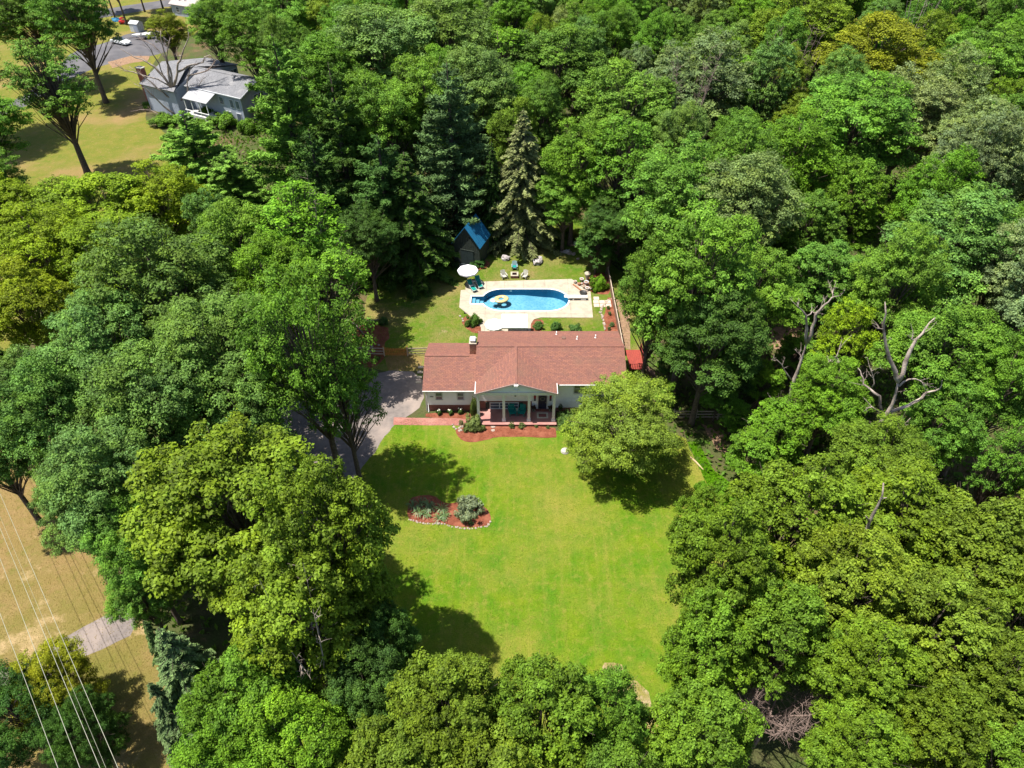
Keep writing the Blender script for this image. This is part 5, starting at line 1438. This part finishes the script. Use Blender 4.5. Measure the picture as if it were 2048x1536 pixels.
gb = G(1735,985)
snag('tall forked dead snag with pale bark at the right', [
  (z7((755,960),(800,810),(870,700),(900,580)), .62), (z7((900,580),(885,520),(830,370),(815,250),(825,125)), .30), (z7((905,570),(940,470),(1000,340),(1060,270),(1110,215)), .30),
  (z7((825,780),(900,735),(1000,690),(1060,640),(1135,620),(1150,570)), .24), (z7((905,605),(960,565),(1030,575),(1062,640)), .13), (z7((812,770),(795,660),(740,620),(700,590),(690,540),(670,500)), .2),
  (z7((750,610),(760,560),(745,500)), .09), (z7((800,760),(750,720),(700,752)), .1), (z7((830,915),(850,900),(905,840),(970,785)), .12), (z7((830,890),(790,855),(760,820)), .09), (z7((1000,335),(975,335)), .07), (z7((815,280),(782,272)), .07)], gb.y, 3, twigs=4, ground=gb, tw_len=.8)
gb = G(1565,900)
snag('smaller pale dead snag right of the big oak', [
  (z7((288,665),(310,560),(350,450),(378,360)), .45), (z7((378,360),(380,280),(375,200),(345,165),(325,125)), .2), (z7((385,350),(410,270),(430,200),(480,140),(522,100),(555,92)), .24),
  (z7((300,655),(380,560),(480,490),(550,435),(580,370)), .2), (z7((298,575),(250,510),(210,455),(178,452)), .11), (z7((240,725),(210,690),(165,658)), .07), (z7((380,205),(410,180),(440,175)), .08), (z7((522,105),(523,70)), .06), (z7((550,435),(553,462)), .05), (z7((345,440),(340,415)), .05)], gb.y, 4, twigs=4, ground=gb, tw_len=.8)
z8 = lambda *p: Z(2.239, 1260, 850, *p)
gb = G(1700,1190)
snag('broken pale trunk rising among the lower right oaks', [(z8((1030,550),(1070,440),(1110,360),(1135,260)), .33), (z8((1070,430),(1055,405)), .12), (z8((1120,330),(1150,325)),.1)], gb.y-4, 5, ground=G(1700,1300))
snag('leaning dead trunk in the dark pocket at the right', [(z7((1275,1080),(1330,980),(1420,840),(1510,710)), .3), (z7((1420,840),(1460,830)), .08)], G(1930,960).y+3, 6, m=twig_m, ground=G(1925,985))
zz = lambda *p: Z(6.4, 240, 80, *p)
gb = G(362,232)
snag('wide bare dead tree before the grey house', [
  (zz((760,900),(710,760),(670,640)), .55), (zz((665,630),(620,430),(580,200),(540,60),(520,-120)), .2), (zz((675,620),(660,450),(610,300),(600,150),(640,-30)), .2), (zz((690,580),(735,420),(740,300),(790,200),(860,20),(880,-100)), .22),
  (zz((655,620),(560,470),(440,340),(340,280),(200,230),(0,110)), .2), (zz((735,410),(860,340),(980,310),(1060,290),(1080,220),(1150,190),(1200,260)), .15), (zz((870,460),(990,430),(1100,400),(1180,330),(1230,260)), .14),
  (zz((690,760),(600,720),(500,640),(400,540),(240,420),(120,340)), .16), (zz((640,590),(480,500),(250,440),(60,390),(-60,310)), .13), (zz((720,960),(560,850),(430,720),(330,620),(180,560)), .15), (zz((730,830),(870,690),(860,560),(900,360),(960,330)), .16),
  (zz((700,1050),(560,990),(400,900),(250,890)), .12), (zz((560,470),(500,300),(380,100),(230,-50)), .1), (zz((610,300),(540,180),(420,60),(300,0)),.1), (zz((940,760),(1000,600),(1080,480)),.1), (zz((790,200),(740,210),(720,190)),.08)], gb.y, 7, twigs=12, thick=1.25, ground=gb, m=deadwood, tw_len=1.6, tw_m=twig_m)
def bare(label, u, v, h, spread, seed, n=9, base=None, tw=26, m=None):
    """small leafless tree, branches fanning upward"""
    rg = random.Random(seed); p = G(u, v, 0) if base is None else base
    root = empty('bare_tree', p, label, 'tree', 'dead trees')
    MB().tube([(0,0,-.2),(0.1,0,h*.25),(0,0.1,h*.5)],[.16,.12,.08],7).build('trunk', m or twig_m, root)
    for k in range(n):
        a = 2*math.pi*k/n+rg.random(); s = rg.uniform(.5,1)*spread
        b = Vector((0,0,h*rg.uniform(.22,.5))); e = Vector((math.cos(a)*s, math.sin(a)*s, h*rg.uniform(.75,1.0)))
        md = b.lerp(e,.5)+Vector((math.cos(a)*s*.15,math.sin(a)*s*.15,-.2))
        br = MB().tube([b,md,e],[.07,.045,.012],5,False).build('branch', m or twig_m, root)
        tb = MB()
        for q in range(tw):
            t = rg.uniform(.25,1); c = b.lerp(md,t*2) if t < .5 else md.lerp(e,t*2-1)
            d = Vector((rg.uniform(-1,1),rg.uniform(-1,1),rg.uniform(-.2,1)))*spread*.28
            tb.tube([c,c+d*.5+Vector((0,0,.05)),c+d],[.022,.014,.006],3,False)
            c2 = c+d*.6; tb.tube([c2,c2+Vector((rg.uniform(-1,1),rg.uniform(-1,1),rg.uniform(0,1)))*spread*.16],[.012,.005],3,False)
        tag(tb.build('twigs', m or twig_m, br), kind='stuff')
    return root
def bare_at(label, u, v, z, h, spread, seed, **k):
    q = G(u, v, z); bare(label, 0, 0, h, spread, seed, base=Vector((q.x,q.y,0)), **k)
bare_at('bare twiggy tree among the lower right oaks', 1555, 1405, 7, 11, 3.4, 21, n=14, tw=34)
bare_at('dead twigs showing through the lower left yellow green tree', 590, 1235, 16, 19.5, 2.6, 22, n=7, tw=12, m=deadwood)
bare_at('bare grey tree in the upper right wood beside the olive tree', 1575, 140, 15, 22, 4.5, 23, n=12)
bare_at('bare pale tree in the upper centre wood', 1365, 230, 14, 22, 4.5, 24, n=10)
bare_at('pale dead treetop near the top right edge', 1835, 40, 16, 25, 4.2, 25, n=7, tw=8, m=deadwood)
bare_at('bare twigs above the airy bright tree', 605, 430, 17, 21, 2.6, 26, n=9)
# leaning bare trunks on the far lawn
for u,v,w,h,lb in ((-70,260,230,20,'tall unseen oak just outside the left edge by the neighbour lawn'),(-40,380,200,17,'unseen oak just outside the left edge above the lime trees'),(-110,130,230,22,'unseen oak just outside the upper left corner')): tree(u,v,w,h,'oak4',GRN,lb)  # unseen oaks, added for the shade they cast on the neighbour lawn
for i,(u,v,h,rr,le) in enumerate(((222,26,20,.35,-1.2),(238,42,22,.42,-1.5),(258,50,22,.45,-1.0),(288,24,20,.35,.5),(325,18,20,.35,.4),(358,24,20,.35,.3))):
    p = G(u,v)
    crown_me, trunk_me, R0, h0 = PROTO['oak4']
    tree_at(p.x+le*.5, p.y, 3.8, h, 'oak4', GRN, ['far lawn tree, leftmost of the trunk row by the blue tarp','far lawn tree just left of the red play car','far lawn tree just right of the red play car','far lawn tree above the storage shed','far lawn tree left of the distant house','far lawn tree before the distant house'][i], 'trees on the far lawn')

# ---------------------------------------------------------------- shrubs and garden plants
def shrub(u, v, wpx, h, k, col, label, name='shrub', group=None, sy=1.0, z=0.0, at=None):
    p = G(u, v, z) if at is None else Vector(at)
    r = wpx*.5/ppm(p)
    o = empty(name, p, label, 'shrub' if name in ('shrub','evergreen_shrub') else 'plant', group, random.Random(int(u*7+v)).uniform(0,6))
    o.scale = (r, r*sy, h/1.25)
    f = link('foliage', SHRUB[k], o); f.color = (*col, 1)
    s = MB()
    rg = random.Random(int(u+v))
    for q in range(5): s.tube([(0,0,0),(rg.uniform(-.3,.3),rg.uniform(-.3,.3),.45),(rg.uniform(-.6,.6),rg.uniform(-.6,.6),.8)],[.04,.03,.01],4,False)
    s.build('stems', bark, o)
    return o
shrub(946,856,44,1.9,1,(.11,.15,.05),'big leafy bush at the left porch corner')
shrub(949,834,18,3.2,0,(.10,.14,.04),'tall climbing plant against the left porch column')
shrub(1128,846,44,2.2,1,(.06,.11,.03),'dark leafy bush right of the porch')
shrub(1136,858,40,1.5,0,(.06,.115,.03),'low bush in front of the right porch corner')
shrub(941,1025,64,2.1,2,(.15,.19,.12),'round grey green bush in the island bed')
for i,(u,v) in enumerate(((1023,854),(1044,854),(1072,854),(1096,856))): shrub(u,v,[14,16,9,8][i],[.7,.65,.4,.35][i],2,(.10,.14,.05),['leftmost small plant','second small plant','third small plant','rightmost small plant'][i]+' in the porch mulch bed','garden_plant','small porch bed plants')
for i,(u,v) in enumerate(((878,829),(901,829),(921,827))):
    o = shrub(u,v,13,.75,0,(.06,.12,.03),['left','middle','right'][i]+' white flowering plant before the left wing','flowering_plant','white flowering plants')
    rg = random.Random(i)
    for q in range(3): MB().lathe((rg.uniform(-.5,.5),rg.uniform(-.5,.5),rg.uniform(.9,1.2)),[(.08,-.12),(.25,0),(.08,.14)],8).build('bloom', mat('white_bloom',(.75,.73,.6)), o)
shrub(949,648,30,1.7,1,(.06,.125,.022),'rounded green shrub left of the pool deck')
shrub(936,652,16,.9,0,(.06,.12,.022),'small green shrub below the rounded deck shrub')
shrub(957,533,34,1.4,2,(.035,.095,.022),'low dark evergreen beside the shed','evergreen_shrub')
shrub(910,535,22,1.0,0,(.03,.06,.02),'shaded shrub left of the shed ramp','shrub')
shrub(1197,578,38,2.4,1,(.09,.19,.012),'bright green shrub at the pool deck corner')
shrub(1077,656,24,1.0,0,(.06,.12,.03),'leafy plant in the bed right of the canopy','garden_plant')
shrub(1112,660,24,1.3,0,(.055,.12,.03),'tall leafy plant behind the roof edge, left of two','garden_plant')
shrub(1150,662,30,1.0,0,(.055,.12,.03),'wide leafy plant behind the roof edge, right of two','garden_plant')
for i,(u,v,w) in enumerate(((1216,618,8),(1219,630,8),(1224,652,12),(1218,660,8))): shrub(u,v,w,.6,0,(.08,.13,.05),['topmost','second','widest','lowest'][i]+' small plant in the bed along the plank fence','garden_plant','fence bed plants')
shrub(1128,470,34,2.2,1,(.11,.18,.02),'sunlit yellow green bush on the slope behind the pool')
shrub(1112,492,22,.9,0,(.07,.17,.01),'low bright bush on the slope grass')
shrub(1145,478,30,1.2,0,(.15,.15,.02),'golden low bush in the sunny gap of the slope')
for i,(u,v) in enumerate(((692,718),(715,721),(735,719),(755,718))): shrub(u,v,13,.5,2,(.08,.11,.03),['leftmost','second','third','rightmost'][i]+' grassy tuft in the gate bed','garden_plant','gate bed tufts')
shrub(768,650,22,1.3,0,(.05,.10,.03),'small bush beside the brush heap on the back lawn')
for i,(u,v,w,h) in enumerate(((330,250,60,2.2),(305,215,40,1.6),(400,262,70,2.6),(450,255,60,3.0),(500,265,50,3.2),(360,285,60,2.2),(560,260,60,3.0),(420,235,50,2.6))):
    shrub(u,v,w,h,i%3,(.075,.155,.015),['bright hedge bush under the bare dead tree','low bush by the neighbour porch corner','rounded bush before the neighbour porch','leafy bush along the grey house wall','vine covered bush by the neighbour deck','bright bush at the foot of the dead tree','bush at the far corner of the neighbour deck','bush against the neighbour porch base'][i])
for i,(u,v,w,h) in enumerate(((1500,880,50,2.0),(1470,930,40,1.5),(1445,985,46,1.4),(1400,985,34,1.6),(1610,880,60,2.5),(1560,930,70,2.5),(1480,1010,50,2.0),(1700,870,70,3.0),(1830,900,60,2.5))):
    shrub(u,v,w,h,i%3,(.085,.19,.012),['bright bush at the rail fence end','low bright bush below the rail fence','lime ground bush beside the fallen log','small bush at the lawn corner by the log','bush at the foot of the small snag','bush between the sapling and the oak','lime bush under the broad oak edge','bush below the lime tree','bush at the foot of the tall snag'][i])
for i,(u,v,w,h) in enumerate(((1440,790,80,6),(1480,740,90,7),(1530,760,80,6),(1600,700,90,7),(1650,720,90,7),(1470,830,70,4.5),(1430,720,80,6),(1345,720,60,5),(1330,780,50,4),(1720,560,110,9),(1630,560,100,9),(1560,520,100,9),(1290,480,70,7),(1270,520,50,5))):
    tree(u,v,w,h,'young',[GRN,DRK,BRI][i%3],['young tree by the sunlit trunk','dark young tree behind the rail fence','bright young tree left of the small snag','young tree on the bank behind the small snag','dark young tree between the snags, behind','bright low sapling above the rail fence','young tree under the big oak','dark young tree by the side deck stair','bright young tree right of the maple top','young tree in the dark gap above the snags','dark young tree on the upper bank','bright young tree on the upper bank','young tree beyond the plank fence','dark young tree beside the plank fence end'][i],'undergrowth trees')
# strap-leaved clumps in the island bed
def strap(u, v, label, n=26, L=.6, col=(.10,.15,.06), seed=1):
    rg = random.Random(seed); o = empty('daylily', G(u,v,.03), label, 'plant', 'strap leaved plants in the island bed')
    mb = MB()
    for k in range(n):
        a = rg.uniform(0,6.28); l = L*rg.uniform(.6,1.1); c, s = math.cos(a), math.sin(a); w = .025
        for (r1,z1,r2,z2) in ((.05,0,l*.45,l*.55),(l*.45,l*.55,l*.95,l*.35)):
            mb.quad((c*r1-s*w,s*r1+c*w,z1),(c*r1+s*w,s*r1-c*w,z1),(c*r2+s*w,s*r2-c*w,z2),(c*r2-s*w,s*r2+c*w,z2))
    mb.build('leaves', mat('strap_leaf',(.11,.17,.06),(.07,.12,.04),3,.5), o)
for i,(u,v) in enumerate(((826,1014),(840,1010),(857,1008),(862,1018),(850,1030),(838,1026),(884,1020),(890,1034),(880,1040))):
    strap(u,v,['leftmost strap leaved clump in the shaded half of the bed','strap leaved clump second from left at the back','strap leaved clump at the back centre of the shaded half','strap leaved clump beside the bare mulch','strap leaved clump at the front of the shaded half','strap leaved clump in the middle of the shaded half','upper strap leaved clump between shade and sun','pale strap leaved clump at the waist of the bed','lowest strap leaved clump at the waist of the bed'][i],seed=i,L=.75)
shrub(942,1047,11,.4,2,(.10,.15,.06),'tiny plant at the sunny front of the island bed','garden_plant')
for i,x in enumerate((2.25,4.0)):
    p = Vector((x,53.2,.62)); shrub(0,0,1,.55,0,(.06,.035,.03),['dark leaved plant in the planter left of the door','dark leaved plant in the planter right of the door'][i],'potted_plant','door plants',at=p).scale = (.3,.3,.4)

# ---------------------------------------------------------------- grass blades, leaf litter
def tufts(name, poly, n, h, cols, seed, holes=(), sz=.075):
    rng = np.random.default_rng(seed)
    P = np.array([p[:2] for p in poly]); lo, hi = P.min(0), P.max(0)
    pts = rng.uniform(lo, hi, (int(n*1.8),2))
    def ins(poly):
        c = np.zeros(len(pts), bool); m = len(poly)
        for i in range(m):
            x1,y1 = poly[i][0],poly[i][1]; x2,y2 = poly[(i+1)%m][0],poly[(i+1)%m][1]
            if y1 == y2: continue
            cond = ((y1>pts[:,1])!=(y2>pts[:,1])) & (pts[:,0] < (x2-x1)*(pts[:,1]-y1)/(y2-y1)+x1)
            c ^= cond
        return c
    k = ins(poly)
    for hpoly in holes: k &= ~ins(hpoly)
    pts = pts[k][:n]; n = len(pts)
    pos = np.column_stack([pts, np.full(n, h*.45+.01)])
    nrm = rng.normal(size=(n,3)); nrm[:,2] = np.abs(nrm[:,2])*.5+.25
    al = np.column_stack([rng.normal(size=(n,2))*.7, np.ones(n)])
    var = .36+.26*rng.random(n)
    me = leaf_mesh(name, pos, nrm, sz*rng.uniform(.6,1.4,n), var, rng.random(n), rng, LEAF, .5, al)
    o = link(name, me); o.color = (*cols, 1); tag(o, kind='stuff')
    return o
BEDS = [ISLAND]
o = tufts('lawn_grass', LAWN, 90000, .05, (.092,.168,.006), 5, [ISLAND, [(-9.2,48.8),(4.6,48.8),(4.6,54),(-9.2,54)], DRIVE])
tag(o,'short grass blades of the front lawn','grass')
o = tufts('back_lawn_grass', YARD, 45000, .05, (.085,.150,.008), 6, [OUT, [(-9.9,52),(13,52),(13,62.2),(-9.9,62.2)]])
tag(o,'short grass blades around the pool and gate','grass')
o = tufts('field_grass', FIELD, 50000, .07, (.165,.130,.032), 7)
tag(o,'dry straw coloured grass blades of the left field','grass')
o = tufts('ground_cover', px((1376,885),(1395,885),(1425,940),(1470,975),(1480,1030),(1440,1010),(1410,960)), 16000, .14, (.10,.25,.008), 8, sz=.22)
tag(o,'bright green creeping ground cover right of the maple','ground cover')

UG = [(-60,24),(60,24),(110,120),(150,230),(-150,230),(-75,120)]
o = tufts('undergrowth', UG, 150000, .5, (.07,.14,.018), 9, [LAWN, YARD, FIELD, NBYARD, DRIVE, HOUSE, NBH], sz=.55)
tag(o,'low leafy undergrowth on the floor of the woods','undergrowth')
